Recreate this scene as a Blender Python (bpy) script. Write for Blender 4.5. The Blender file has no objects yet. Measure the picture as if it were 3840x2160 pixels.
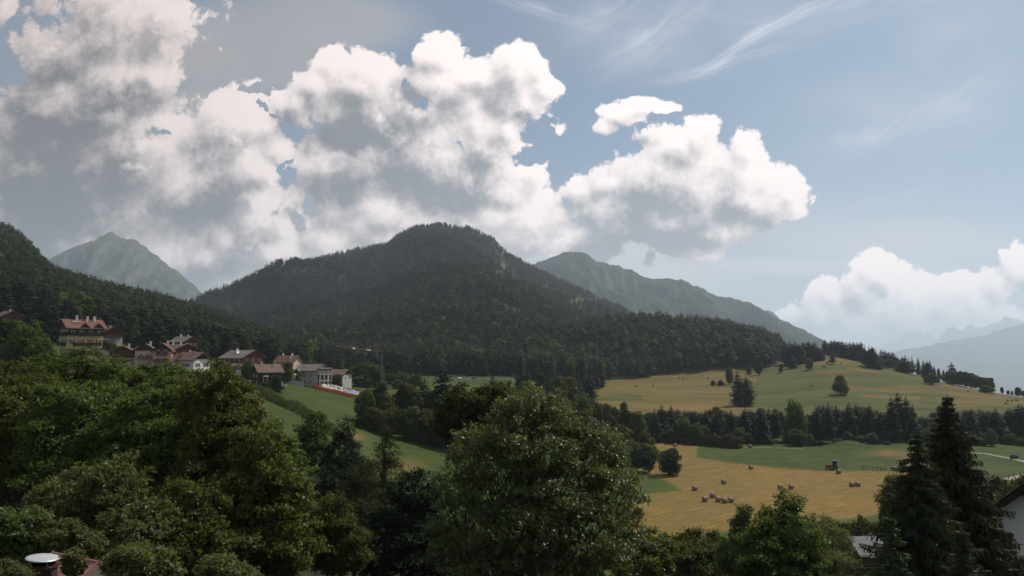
import bpy, bmesh, math, random
import numpy as np
from mathutils import Vector, Matrix
rad = math.radians
sc = bpy.context.scene
C = sc.collection

# ------------------------------------------------------------------ camera
F = 2742.0                       # focal length in photograph pixels (3840 wide)
PITCH = math.atan((1330-1080)/F)
cam_d = bpy.data.cameras.new("camera"); cam = bpy.data.objects.new("camera", cam_d); C.objects.link(cam)
cam_d.sensor_width = 36.0; cam_d.lens = 36.0*F/3840.0
cam_d.clip_start = 0.3; cam_d.clip_end = 90000
cam.location = (0, 0, 0); cam.rotation_euler = (rad(90)+PITCH, 0, 0)
sc.camera = cam
sc.view_settings.view_transform = 'Standard'; sc.view_settings.look = 'None'
sc.view_settings.exposure = 0.15; sc.view_settings.gamma = 1.0
sc.render.resolution_x = 1024; sc.render.resolution_y = 576
sc.cycles.use_denoising = True
sc.cycles.max_bounces = 6; sc.cycles.diffuse_bounces = 3; sc.cycles.glossy_bounces = 2
sc.cycles.transmission_bounces = 3; sc.cycles.transparent_max_bounces = 6; sc.cycles.volume_bounces = 1
sc.cycles.use_adaptive_sampling = True; sc.cycles.adaptive_threshold = 0.02

CP, SP = math.cos(PITCH), math.sin(PITCH)
def ray(u, v):
    """direction through a photograph pixel, scaled so that its forward (Y) part is 1"""
    xc, zc = (u-1920)/F, (1080-v)/F
    y = CP-SP*zc
    return xc/y, (SP+CP*zc)/y
def at(u, v, Y):
    s, t = ray(u, v)
    return Vector((s*Y, Y, t*Y))

# ------------------------------------------------------------------ sky, sun
SUN_EL, SUN_AZ = rad(50), rad(52)            # azimuth measured from the view direction towards the right
W = bpy.data.worlds.new("World"); sc.world = W; W.use_nodes = True
W.cycles.sampling_method = 'MANUAL'; W.cycles.sample_map_resolution = 512
WT = W.node_tree; WT.nodes.clear()

class NT:
    """small helper for writing node trees"""
    def __init__(s, nt, flat=False): s.flat = flat; s.nt = nt; s.N = nt.nodes; s.L = nt.links
    def inp(s, sock, v):
        if v is None: return
        if isinstance(v, bpy.types.NodeSocket): s.L.new(v, sock)
        else: sock.default_value = v
    def math(s, op, a, b=None, c=None, clamp=False):
        n = s.N.new('ShaderNodeMath'); n.operation = op; n.use_clamp = clamp
        for i, v in enumerate((a, b, c)): s.inp(n.inputs[i], v)
        return n.outputs[0]
    def vec(s, op, a, b=None, c=None):
        n = s.N.new('ShaderNodeVectorMath'); n.operation = op
        for i, v in enumerate((a, b, c)):
            if v is not None: s.inp(n.inputs[i], v)
        return n.outputs['Value'] if op in ('LENGTH', 'DOT_PRODUCT', 'DISTANCE') else n.outputs['Vector']
    def noise(s, v, scale, detail=4, rough=.5, lac=2.0, out=0, dist=0):
        n = s.N.new('ShaderNodeTexNoise'); n.noise_dimensions = '2D' if s.flat else '3D'; s.inp(n.inputs['Vector'], v)
        n.inputs['Scale'].default_value = scale; n.inputs['Detail'].default_value = detail
        n.inputs['Roughness'].default_value = rough; n.inputs['Lacunarity'].default_value = lac
        n.inputs['Distortion'].default_value = dist
        return n.outputs[out]
    def voro(s, v, scale, detail=0, rough=.5, feat='F1', out='Distance', smooth=None):
        n = s.N.new('ShaderNodeTexVoronoi'); n.voronoi_dimensions = '2D' if s.flat else '3D'; n.feature = feat; s.inp(n.inputs['Vector'], v)
        n.inputs['Scale'].default_value = scale; n.inputs['Detail'].default_value = detail
        n.inputs['Roughness'].default_value = rough
        if smooth is not None: n.inputs['Smoothness'].default_value = smooth
        return n.outputs[out]
    def step(s, x, a, b, lo=0., hi=1., mode='SMOOTHSTEP'):
        n = s.N.new('ShaderNodeMapRange'); n.interpolation_type = mode; s.inp(n.inputs[0], x)
        for i, v in enumerate((a, b, lo, hi)): s.inp(n.inputs[1+i], v)
        return n.outputs[0]
    def mix(s, f, a, b, blend='MIX'):
        n = s.N.new('ShaderNodeMix'); n.data_type = 'RGBA'; n.blend_type = blend
        s.inp(n.inputs[0], f)
        for i, v in ((6, a), (7, b)):
            s.inp(n.inputs[i], v if isinstance(v, bpy.types.NodeSocket) else (*v[:3], 1))
        return n.outputs[2]
    def comb(s, x, y, z):
        n = s.N.new('ShaderNodeCombineXYZ')
        for i, v in enumerate((x, y, z)): s.inp(n.inputs[i], v)
        return n.outputs[0]
    def sep(s, v):
        n = s.N.new('ShaderNodeSeparateXYZ'); s.inp(n.inputs[0], v); return n.outputs

def blob_field(T, w, blobs):
    """smooth union of ellipses given as photo-view (x, y, rx, ry) in the 2576 px wide picture; 1 inside .. 0 edge"""
    acc = None
    for (x, y, rx, ry) in blobs:
        s0, t0 = ray(x*1.4907, y*1.4907)
        ax, ay = rx*1.4907/F, ry*1.4907/F
        q = T.vec('MULTIPLY_ADD', w, (1/ax, 1/ay, 0), (-s0/ax, -t0/ay, 0))
        l = T.vec('LENGTH', q)
        acc = l if acc is None else T.math('SMOOTH_MIN', acc, l, 0.25)
    return T.math('SUBTRACT', 1.0, acc)

CLOUD = [ # left tower and flank
 (300,60,215,150),(180,120,120,110),(420,60,95,110),(290,230,190,150),(120,270,120,110),(60,400,170,200),(330,400,230,200),
 (570,300,85,100),(500,470,180,160),(640,330,75,80),(130,600,240,180),(420,650,220,130),(640,560,130,130),(700,640,110,60),(810,590,60,40),
 (745,255,62,60),(15,25,26,45),(640,430,90,80),(700,370,60,60),(745,520,60,70),(560,600,120,90),(830,610,120,60),(1000,610,160,60),(300,740,300,60),(60,680,120,60),(900,640,180,40),(230,480,220,200),
 # centre mass
 (850,165,45,55),(790,215,75,55),(930,200,110,80),(1110,140,70,62),(1190,190,60,50),(1100,215,110,60),(1310,165,78,66),(1370,215,50,34),
 (1000,320,230,110),(1230,320,150,90),(1290,260,90,80),(880,430,170,110),(1120,450,240,130),(960,540,230,90),(1200,560,180,90),
 (1335,440,55,52),(1280,480,90,60),(1330,560,130,100),(1440,470,50,34),(1450,620,120,70),
 # right cumulus
 (1540,450,52,36),(1760,340,52,54),(1690,370,95,62),(1620,450,110,80),(1870,375,44,50),(1880,440,80,75),(1990,480,66,66),(1930,520,80,60),
 (1780,480,200,120),(1680,570,210,90),(1800,590,90,40),(1560,560,90,90),
 # small cloud
 (1610,262,66,24),(1680,272,50,18),(1560,285,50,28),(1520,315,30,30),
 # bank on the right horizon
 (2100,740,50,50),(2065,790,50,60),(2215,690,66,52),(2160,730,60,60),(2300,740,90,70),(2400,725,80,50),(2500,710,70,55),(2565,670,60,55),
 (2350,810,330,80),(1985,795,34,20),(1960,800,20,14)]
HOLES = [(655,232,34,14),(690,275,12,8),(712,432,8,16),(1030,235,26,18),(405,318,26,10),(700,505,14,10),(770,545,26,40),(1335,345,50,50),(1400,400,40,50)]
DARK = [(120,420,170,130),(80,540,150,120),(340,250,120,40),(900,330,150,45),(850,345,110,30),(1010,470,190,60),(1120,500,150,50),(1600,560,120,60),(1650,620,130,40),(1560,600,100,60),(530,480,70,110),(1830,560,60,60),(200,330,60,40),(1210,450,60,50),(380,720,200,60)]

def density_group():
    g = bpy.data.node_groups.new("cloud_density", 'ShaderNodeTree')
    g.interface.new_socket("P", in_out='INPUT', socket_type='NodeSocketVector')
    g.interface.new_socket("D", in_out='OUTPUT', socket_type='NodeSocketFloat')
    T = NT(g, True); gi = g.nodes.new('NodeGroupInput'); go = g.nodes.new('NodeGroupOutput')
    p = gi.outputs[0]
    n1 = T.noise(p, 9, 3, .55, out=1)
    w = T.vec('MULTIPLY_ADD', T.vec('SUBTRACT', n1, (.5,.5,.5)), (.035,.03,0), p)
    n2 = T.noise(p, 30, 4, .6, out=1)
    w2 = T.vec('MULTIPLY_ADD', T.vec('SUBTRACT', n2, (.5,.5,.5)), (.016,.016,0), w)
    base = blob_field(T, w, CLOUD)
    base = T.math('MINIMUM', base, 0.9)
    wh = T.vec('MULTIPLY_ADD', T.vec('SUBTRACT', T.noise(p, 12, 4, .6, out=1), (.5,.5,.5)), (.11,.10,0), p)
    hole = T.math('MAXIMUM', T.math('ADD', blob_field(T, wh, HOLES), .5), 0.0)
    puff = T.voro(w2, 13, 4.0, .62, 'F1')      # rounded heads with creases between
    fb = T.noise(w, 20, 9, .66)
    d = T.math('MULTIPLY_ADD', base, 1.9, 1.05)
    d = T.math('MULTIPLY_ADD', T.math('SUBTRACT', .36, puff), 1.2, d)
    d = T.math('MULTIPLY_ADD', T.math('SUBTRACT', fb, .5), 1.3, d)
    d = T.math('MULTIPLY_ADD', hole, -1.5, d)
    T.L.new(d, go.inputs[0])
    return g

def build_world():
    T = NT(WT, True)
    tc = WT.nodes.new('ShaderNodeTexCoord').outputs['Generated']
    X, Y, Z = T.sep(tc)
    Ys = T.math('MAXIMUM', Y, 0.12)
    p = T.comb(T.math('DIVIDE', X, Ys), T.math('DIVIDE', Z, Ys), 0.0)
    G = density_group()
    def D(v):
        n = WT.nodes.new('ShaderNodeGroup'); n.node_tree = G; T.inp(n.inputs[0], v); return n.outputs[0]
    sky = WT.nodes.new('ShaderNodeTexSky'); sky.sky_type = 'NISHITA'; sky.sun_disc = False
    sky.sun_elevation = SUN_EL; sky.sun_rotation = SUN_AZ
    sky.altitude = 1200; sky.air_density = 1.0; sky.dust_density = 2.2; sky.ozone_density = 1.5
    S = 0.08
    k = 1/S
    px, py, _ = T.sep(p)
    skyc = T.mix(.45, T.mix(1.0, sky.outputs[0], (.85,.92,.95), 'MULTIPLY'), T.mix(T.step(px, 0, .6), (.25*k,.31*k,.38*k), (.32*k,.42*k,.50*k)))
    # thin high veil and cirrus
    def streak(x0, y0, x1, y1, w, V):
        a, b = ray(x0*1.4907, y0*1.4907), ray(x1*1.4907, y1*1.4907)
        dx, dy = b[0]-a[0], b[1]-a[1]; L = math.hypot(dx, dy); dx /= L; dy /= L; mx, my = (a[0]+b[0])/2, (a[1]+b[1])/2; w = w*1.4907/F
        t = T.math('MULTIPLY_ADD', T.vec('DOT_PRODUCT', V, (dx, dy, 0)), 2/L, -(mx*dx+my*dy)*2/L)
        q = T.math('MULTIPLY_ADD', T.vec('DOT_PRODUCT', V, (-dy, dx, 0)), 1/w, -(-mx*dy+my*dx)/w)
        r = T.math('SUBTRACT', 1.0, T.vec('LENGTH', T.comb(t, q, 0.0)))
        n = T.noise(T.comb(T.math('MULTIPLY', t, .9), T.math('MULTIPLY', q, 1.5), x0*.01), 1.3, 5, .55)
        return T.math('MULTIPLY', T.math('MAXIMUM', r, 0), T.step(n, .25, .80))
    wv = T.vec('MULTIPLY_ADD', T.vec('SUBTRACT', T.noise(p, 3.2, 3, .55, out=1), (.5,.5,.5)), (.07,.07,0), p)
    cir = None
    for (x0, y0, x1, y1, w_, am) in [(1440,215,1800,-40,70,1.1),(1380,120,1640,-60,60,.7),(1700,200,2160,-30,26,2.2),(1560,210,2060,120,22,1.0),(2060,420,2330,300,50,.8),(1990,380,2250,350,30,.7),(2240,380,2560,180,60,.6),(2280,330,2600,290,60,.5),(1200,-20,1500,90,30,.8),(1850,130,2500,-100,90,.6),(2000,560,2400,480,24,.5)]:
        v_ = T.math('MULTIPLY', streak(x0, y0, x1, y1, w_, wv), am); cir = v_ if cir is None else T.math('ADD', cir, v_)
    cir = T.math('MINIMUM', cir, 1.0)
    band = blob_field(T, p, [(1990,668,520,26),(1500,640,300,60),(2250,610,330,60),(1650,690,260,60)])
    veil = T.math('MULTIPLY', T.step(band, -.5, .9), .72)
    leftv = blob_field(T, p, [(610,130,210,120),(800,60,230,80),(520,260,110,50),(300,640,420,120),(700,660,420,120),(1150,600,420,120),(150,520,260,200),(500,760,700,110),(1200,660,380,110),(1620,640,200,70)])
    low = T.step(py, 0.30, -0.02)                                # whitish haze lying low
    c = T.mix(T.math('MULTIPLY', low, .62), skyc, (.54*k,.60*k,.65*k))
    c = T.mix(T.math('MULTIPLY', T.step(px, .1, -.75), .55), c, (.235*k,.255*k,.28*k))
    c = T.mix(T.math('MULTIPLY', T.step(leftv, -.5, .35), T.step(T.noise(p, 5, 5, .5), .3, .7, .72, .97)), c, T.mix(T.step(px, -.4, .1), (.34*k,.325*k,.33*k), (.42*k,.43*k,.46*k)))
    c = T.mix(veil, c, (.66*k,.66*k,.69*k))
    milk = T.math('MULTIPLY', T.step(blob_field(T, wv, [(1620,70,260,130),(1850,60,200,120),(2250,330,330,130),(2450,150,160,200),(2100,560,420,110)]), -.6, .7), T.step(T.noise(T.vec('MULTIPLY', wv, (3,6,0)), 1.5, 6, .6), .30, .72, .25, 1.0))
    c = T.mix(T.math('MULTIPLY', milk, .50), c, (.48*k,.52*k,.58*k))
    c = T.mix(T.math('MULTIPLY', cir, .75), c, (.62*k,.64*k,.69*k))
    # cumulus
    d0 = D(p)
    d1 = D(T.vec('ADD', p, (.010,.016,0)))
    alpha = T.step(T.math('MULTIPLY_ADD', T.math('SUBTRACT', T.noise(p, 46, 7, .65), .5), .5, d0), -.02, 0.42)
    d2 = D(T.vec('ADD', p, (.034,.050,0)))
    r1 = T.math('SUBTRACT', d0, d1); r2 = T.math('SUBTRACT', d0, d2)      # faces turned to the sun, small and large
    rim = T.math('EXPONENT', T.math('MULTIPLY', T.math('MAXIMUM', d0, 0), -1.3))
    thick = T.math('MULTIPLY', T.math('MAXIMUM', d2, 0), -.16)
    wd = T.vec('MULTIPLY_ADD', T.vec('SUBTRACT', T.noise(p, 6, 6, .6, out=1), (.5,.5,.5)), (.16,.13,0), p)
    dark = T.math('MAXIMUM', T.math('ADD', blob_field(T, wd, DARK), .55), 0.0)
    lit = T.math('MULTIPLY_ADD', r1, .52, .30)
    lit = T.math('MULTIPLY_ADD', r2, .30, lit)
    lit = T.math('MULTIPLY_ADD', rim, .55, lit)
    lit = T.math('ADD', lit, thick)
    lit = T.math('MULTIPLY_ADD', dark, -.95, lit)
    lit = T.math('MULTIPLY_ADD', T.math('SUBTRACT', T.noise(wd, 4, 3, .5), .5), 1.7, lit)
    lit = T.step(lit, -1.0, 1.42)
    grey = T.mix(T.step(px, -.7, .25), (.135,.132,.137), (.27,.28,.31))
    white = T.mix(T.step(px, -.75, .1), (.74,.63,.59), (1.10,.98,.94))
    cc = T.mix(lit, grey, white)
    cc = T.mix(T.math('MULTIPLY', T.step(py, .20, .0), .5), cc, T.mix(1.0, cc, (1.7,1.65,1.65), 'MULTIPLY'))
    cc = T.vec('SCALE', cc); WT.nodes[-1].inputs['Scale'].default_value = k
    def bg(col):
        b = WT.nodes.new('ShaderNodeBackground')
        b.inputs[1].default_value = S
        T.inp(b.inputs[0], col if isinstance(col, bpy.types.NodeSocket) else (*col, 1)); return b.outputs[0]
    def mixs(f, a, b):
        m = WT.nodes.new('ShaderNodeMixShader')
        for i, v in enumerate((f, a, b)): T.inp(m.inputs[i], v)
        return m.outputs[0]
    visible = mixs(alpha, bg(c), bg(cc))
    # elsewhere: an evenly clouded sky, and the dim land under the horizon
    away = T.mix(T.step(Z, -.06, -.01), (.03*k,.035*k,.03*k), T.mix(.55, skyc, (.42*k,.42*k,.43*k)))
    inside = T.math('MULTIPLY', T.math('MULTIPLY', T.math('GREATER_THAN', Y, .2), T.math('LESS_THAN', T.math('ABSOLUTE', px), 1.0)),
                    T.math('MULTIPLY', T.math('GREATER_THAN', Z, -.01), T.math('LESS_THAN', py, .62)))
    o = WT.nodes.new('ShaderNodeOutputWorld'); WT.links.new(mixs(inside, bg(away), visible), o.inputs[0])
build_world()

sun_d = bpy.data.lights.new("sun", 'SUN'); sun_d.energy = 4.2; sun_d.angle = rad(0.6); sun_d.color = (1.0,.91,.80)
sun = bpy.data.objects.new("sun", sun_d); C.objects.link(sun)
sv = Vector((math.sin(SUN_AZ)*math.cos(SUN_EL), math.cos(SUN_AZ)*math.cos(SUN_EL), math.sin(SUN_EL)))
sun.rotation_euler = sv.to_track_quat('Z', 'Y').to_euler(); sun.location = sv*500

# ------------------------------------------------------------------ helpers
def tag(o, label=None, cat=None, group=None, kind=None):
    for k, v in (('label', label), ('category', cat), ('group', group), ('kind', kind)):
        if v: o[k] = v
    return o
def empty(name, loc=(0,0,0), rz=0, label=None, cat=None, group=None):
    o = bpy.data.objects.new(name, None); C.objects.link(o); o.location = loc; o.rotation_euler = (0,0,rz)
    o.empty_display_size = .5
    return tag(o, label, cat, group)
def link(name, me, mat=None, parent=None):
    if mat is not None and len(me.materials) == 0: me.materials.append(mat)
    o = bpy.data.objects.new(name, me); C.objects.link(o)
    if parent is not None: o.parent = parent
    return o
def np_mesh(name, V, Fc, smooth=False):
    """mesh from an (n,3) array and an (m,k) array of faces, or a list of such arrays"""
    me = bpy.data.meshes.new(name)
    Fs = Fc if isinstance(Fc, (list, tuple)) else [Fc]
    Fs = [np.asarray(f, dtype=np.int32) for f in Fs if len(f)]
    V = np.asarray(V, dtype=np.float32)
    me.vertices.add(len(V)); me.vertices.foreach_set('co', V.ravel())
    loops = np.concatenate([f.ravel() for f in Fs]); tot = np.concatenate([np.full(len(f), f.shape[1], dtype=np.int32) for f in Fs])
    me.loops.add(len(loops)); me.loops.foreach_set('vertex_index', loops)
    me.polygons.add(len(tot)); me.polygons.foreach_set('loop_start', np.concatenate([[0], np.cumsum(tot)[:-1]]).astype(np.int32))
    me.polygons.foreach_set('loop_total', tot)
    if smooth: me.polygons.foreach_set('use_smooth', np.ones(len(tot), dtype=bool))
    me.update(calc_edges=True)
    return me
def lattice(seed):
    return np.random.default_rng(seed).random((256, 256))
_lat = {}
def vnoise(x, y, seed=0):
    if seed not in _lat: _lat[seed] = lattice(seed)
    L = _lat[seed]
    xi, yi = np.floor(x).astype(int), np.floor(y).astype(int)
    fx, fy = x-xi, y-yi
    fx, fy = fx*fx*(3-2*fx), fy*fy*(3-2*fy)
    a, b = L[xi & 255, yi & 255], L[(xi+1) & 255, yi & 255]
    c, d = L[xi & 255, (yi+1) & 255], L[(xi+1) & 255, (yi+1) & 255]
    return (a*(1-fx)+b*fx)*(1-fy)+(c*(1-fx)+d*fx)*fy-.5
def fbm(x, y, oct=4, seed=0, g=.5):
    s, a = 0, 1.0
    for i in range(oct):
        s = s+a*vnoise(x*2**i+17.3*i, y*2**i-9.1*i, seed+i); a *= g
    return s
def sstep(x, a, b):
    t = np.clip((x-a)/(b-a), 0, 1); return t*t*(3-2*t)

# ------------------------------------------------------------------ materials
MATS = {}
def new_mat(name):
    m = bpy.data.materials.new(name); m.use_nodes = True; m.node_tree.nodes.clear(); MATS[name] = m
    return m, NT(m.node_tree)
def out(T, sh, m=None, disp=None):
    o = T.N.new('ShaderNodeOutputMaterial'); T.L.new(sh, o.inputs[0])
def pbsdf(T, col, rough=.8, spec=.3, metal=0, normal=None):
    b = T.N.new('ShaderNodeBsdfPrincipled')
    T.inp(b.inputs['Base Color'], col if isinstance(col, bpy.types.NodeSocket) else (*col, 1))
    T.inp(b.inputs['Roughness'], rough); b.inputs['Specular IOR Level'].default_value = spec
    b.inputs['Metallic'].default_value = metal
    if normal is not None: T.inp(b.inputs['Normal'], normal)
    return b.outputs[0]
def bump(T, h, strength=.3, dist=.1):
    b = T.N.new('ShaderNodeBump'); b.inputs['Strength'].default_value = strength; b.inputs['Distance'].default_value = dist
    T.inp(b.inputs['Height'], h); return b.outputs[0]
def simple(name, col, rough=.7, var=.18, scale=3.0, spec=.3, metal=0, bumpy=0.0, stretch=(1,1,1)):
    m, T = new_mat(name)
    tc = T.N.new('ShaderNodeTexCoord').outputs['Object']
    v = T.vec('MULTIPLY', tc, stretch)
    n = T.noise(v, scale, 5, .6)
    c = T.mix(n, tuple(c*(1-var) for c in col), tuple(min(1, c*(1+var)) for c in col))
    out(T, pbsdf(T, c, rough, spec, metal, bump(T, n, bumpy, .05) if bumpy else None))
    return m
def leaf_mat(name, dark, light, trans=.35, tcol=None, rough=.55, spec=.25, tint_obj=.25, clump=.9):
    """leaves: colour differs from leaf to leaf and from tree to tree; light passes through them"""
    m, T = new_mat(name)
    isl = T.N.new('ShaderNodeNewGeometry').outputs['Random Per Island']
    obr = T.N.new('ShaderNodeObjectInfo').outputs['Random']
    tc = T.N.new('ShaderNodeTexCoord').outputs['Object']
    cl = T.noise(tc, clump, 3, .6)                                   # whole twigs differ in age and tint
    c = T.mix(T.math('MULTIPLY_ADD', isl, .55, T.step(cl, .30, .72, 0, .45)), dark, light)
    h = T.N.new('ShaderNodeHueSaturation'); T.inp(h.inputs['Color'], c)
    T.inp(h.inputs['Hue'], T.math('MULTIPLY_ADD', obr, .05, .475)); T.inp(h.inputs['Value'], T.math('MULTIPLY_ADD', obr, 2*tint_obj, 1-tint_obj))
    c = h.outputs[0]
    b = pbsdf(T, c, rough, spec)
    t = T.N.new('ShaderNodeBsdfTranslucent')
    T.inp(t.inputs[0], T.mix(1.0, c, tcol or (1.5,1.6,.7), 'MULTIPLY'))
    mx = T.N.new('ShaderNodeMixShader'); mx.inputs[0].default_value = trans
    T.L.new(b, mx.inputs[1]); T.L.new(t.outputs[0], mx.inputs[2]); out(T, mx.outputs[0])
    return m

# ------------------------------------------------------------------ the lie of the land
# columns: photograph x -> list of (distance, height relative to the eye)
COLS = {
 -2600:[(2,-12),(60,-16),(150,-8),(250,8),(400,45),(700,110),(1100,260),(1700,240),(2700,200)],
 0:   [(2,-12),(40,-15),(60,-17),(120,-13),(200,-5),(250,2),(320,10),(400,20),(700,60),(1100,90),(1500,-20),(2700,-20)],
 300: [(2,-12),(40,-16),(60,-18),(120,-14),(200,-5),(250,-.5),(320,5),(400,10),(700,40),(1100,60),(1500,-20),(2700,-20)],
 500: [(2,-12),(40,-17),(60,-19),(120,-15),(200,-7),(270,-3.5),(350,2),(420,6),(700,25),(1100,40),(1500,-20),(2700,-20)],
 730: [(2,-12),(40,-18),(60,-20),(120,-18),(200,-11),(290,-7),(380,-3),(700,10),(1100,30),(1500,-20),(2700,-20)],
 960: [(2,-12),(40,-18),(60,-21),(120,-19),(170,-17),(230,-15.5),(300,-11.5),(350,-9.5),(450,-6),(700,-2),(1000,0),(2700,0)],
 1150:[(2,-12),(40,-19),(60,-22),(120,-20),(170,-18.5),(230,-17),(320,-15.5),(375,-15.2),(420,-15),(520,-14),(700,-6),(1000,0),(2700,0)],
 1440:[(2,-12),(40,-19),(60,-24),(120,-24),(180,-25.5),(235,-23.5),(320,-20.5),(400,-18),(520,-16),(640,-12),(800,-4),(1000,0),(2700,0)],
 1920:[(2,-12),(40,-19),(60,-27),(120,-32),(200,-34),(300,-31),(400,-23),(500,-16.4),(560,-16),(640,-11),(800,-4),(1000,0),(2700,0)],
 2200:[(2,-12),(40,-19),(60,-28),(120,-37),(200,-38),(300,-37),(430,-31),(520,-26),(600,-24),(680,-25),(800,-10),(1000,0),(2700,0)],
 2400:[(2,-12),(40,-19),(60,-28),(120,-37),(150,-38),(310,-38),(350,-37),(430,-32.5),(520,-28.5),(620,-24.5),(700,-21.5),(800,-12),(1000,-10),(2700,-20)],
 2700:[(2,-12),(40,-19),(60,-28),(120,-37),(150,-38),(310,-38),(350,-38),(430,-34.5),(520,-29.5),(600,-24),(700,-15),(750,-10.5),(850,0),(1000,-5),(1400,-60),(2700,-160),(6000,-700)],
 2880:[(2,-12),(40,-19),(60,-28),(120,-37),(150,-38),(310,-38),(350,-38),(430,-35.5),(520,-29.5),(600,-22),(750,-10),(850,-1),(930,2),(1100,-20),(1400,-90),(2700,-260),(6000,-800)],
 3100:[(2,-12),(40,-19),(60,-28),(120,-37),(150,-38),(310,-38),(350,-38),(430,-35.5),(520,-28),(600,-18),(690,-6),(760,.5),(830,1),(1000,-25),(1400,-110),(2700,-330),(6000,-900)],
 3360:[(2,-12),(40,-18),(60,-27),(120,-36.5),(150,-38),(310,-38),(350,-38),(430,-35),(520,-28.5),(600,-20.5),(680,-14),(740,-14),(900,-35),(1400,-120),(2700,-380),(6000,-950)],
 3600:[(2,-12),(40,-16),(60,-25),(120,-36),(150,-38),(310,-38.5),(350,-38.5),(430,-35),(520,-30.5),(580,-26.5),(620,-26),(700,-32),(900,-65),(1400,-150),(2700,-420),(6000,-1000)],
 3840:[(2,-12),(40,-15),(60,-22),(120,-34),(150,-37.5),(310,-39),(350,-39),(430,-36),(500,-32.5),(560,-32),(620,-37),(900,-80),(1400,-170),(2700,-440),(6000,-1050)],
 6500:[(2,-12),(40,-13),(60,-18),(120,-28),(200,-33),(350,-38),(560,-36),(900,-80),(1400,-170),(2700,-440),(6000,-1050)],
}
# tree-top skylines in the photograph (x, y), turned into ground heights by taking the trees off
SKY_A = [(-900,700),(0,832),(60,870),(120,940),(170,1000),(250,1038),(330,1055),(480,1085),(600,1110),(730,1140),(860,1190),(1000,1240),(1200,1300)]
SKY_B = [(560,1300),(650,1190),(730,1140),(800,1100),(900,1060),(1000,1010),(1050,985),(1150,965),(1300,930),(1440,905),(1500,865),(1560,840),(1640,832),(1750,845),(1850,885),(1900,940),(2000,990),(2100,1040),(2200,1080),(2330,1145),(2420,1200),(2500,1260),(2600,1330)]
SKY_C = [(1900,1250),(2050,1215),(2250,1175),(2350,1160),(2450,1163),(2600,1172),(2740,1200),(2860,1238),(2920,1275),(2980,1310),(3050,1400)]
YA, YB, YC = 1100.0, 2400.0, 950.0
def sky_h(S, s, Y, tree):
    u = s*F+1920
    v = np.interp(u, [p[0] for p in S], [p[1] for p in S])
    zc = (1080-v)/F
    return (SP+CP*zc)/(CP-SP*zc)*Y-tree
s_in = np.linspace(-.74, .74, 620)
S_AX = np.concatenate([np.linspace(-3.2,-.76,40), s_in, np.linspace(.76,3.2,40)])
Y_AX = np.concatenate([[1.5,4,8,13,18,24,30,36,43,50], 58*np.exp(np.linspace(0, math.log(2700/58), 400)), 2750*np.exp(np.linspace(0, math.log(30000/2750), 24))])
def build_table():
    cu = sorted(COLS); cs = np.array([(u-1920)/F for u in cu])
    prof = np.array([np.interp(Y_AX, [p[0] for p in COLS[u]], [p[1] for p in COLS[u]]) for u in cu])   # column x Y
    B = np.array([np.interp(S_AX, cs, prof[:, j]) for j in range(len(Y_AX))]).T                          # s x Y
    # smooth in both directions
    def blur(A, n, ax):
        k = np.hanning(2*n+3)[1:-1]; k /= k.sum()
        pad = [(0,0),(0,0)]; pad[ax] = (n, n)
        P = np.pad(A, pad, mode='edge'); return np.apply_along_axis(lambda r: np.convolve(r, k, 'valid'), ax, P)
    B = blur(blur(B, 14, 0), 5, 1)
    SS, YY = np.meshgrid(S_AX, Y_AX, indexing='ij'); XX = SS*YY
    def hill(S, Y0, Y1, tree, pw, back):
        H = sky_h(S, SS, Y1, tree)+fbm(XX/60, YY/60, 3, 40)*5*(Y1/1500)
        t = np.clip((YY-Y0)/(Y1-Y0), 0, 1); b = np.interp(Y0, Y_AX, B.mean(0))
        z = B+(H-B)*t**pw
        over = np.clip(YY-Y1, 0, None)
        return np.where(YY > Y1, H-over*back, z)
    rough = fbm(XX/170, YY/170, 4, 7)
    mid = lambda a, b: np.clip((YY-a)/(b-a), 0, 1)*np.clip((b-YY)/(b-a), 0, 1)*4
    A_ = hill(SKY_A, 330, YA, 22, 1.5, .35)+rough*9*mid(450, YA)
    B_ = hill(SKY_B, 620, YB, 18, 1.32, .5)+rough*55*mid(700, YB)+fbm(XX/420, YY/420, 2, 90)*90*mid(700, YB)
    C_ = hill(SKY_C, 690, YC, 20, .95, .45)+rough*10*mid(700, YC)
    uu = SS*F+1920
    A_ = np.where(uu < 1250, A_, -999); B_ = np.where((uu > 540) & (uu < 2620), B_, -999); C_ = np.where((uu > 1880) & (uu < 3050), C_, -999)
    Z = np.maximum.reduce([B, A_, B_, C_])
    Z = Z+fbm(XX/23, YY/23, 3, 3)*.55*sstep(YY, 60, 160)*np.where((uu > 2250) & (YY < 330), .12, 1)
    # low mound beyond the green meadow
    s0, _ = ray(3180, 1680); Z = Z+2.6*np.exp(-((XX-s0*308)**2/60+(YY-308)**2/25))
    wood = ((Z-np.maximum(B, -999)) > 1.2) & (YY > 360)
    wood |= (uu < 1150) & (YY > 325+.12*np.clip(uu, 0, 900)) & (YY < 1150)
    wood |= (uu >= 1000) & (uu < 2250) & (YY > 545) & (YY < 2500)
    return Z, wood, XX, YY
TAB, FORESTED, XX, YY = build_table()
def hgt(x, y):
    x, y = np.asarray(x, dtype=float), np.asarray(y, dtype=float)
    y = np.maximum(y, Y_AX[0]); s = np.clip(x/y, S_AX[0], S_AX[-1])
    i = np.clip(np.searchsorted(S_AX, s)-1, 0, len(S_AX)-2); j = np.clip(np.searchsorted(Y_AX, y)-1, 0, len(Y_AX)-2)
    a = (s-S_AX[i])/(S_AX[i+1]-S_AX[i]); b = np.clip((y-Y_AX[j])/(Y_AX[j+1]-Y_AX[j]), 0, 1)
    return (TAB[i,j]*(1-a)+TAB[i+1,j]*a)*(1-b)+(TAB[i,j+1]*(1-a)+TAB[i+1,j+1]*a)*b
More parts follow.
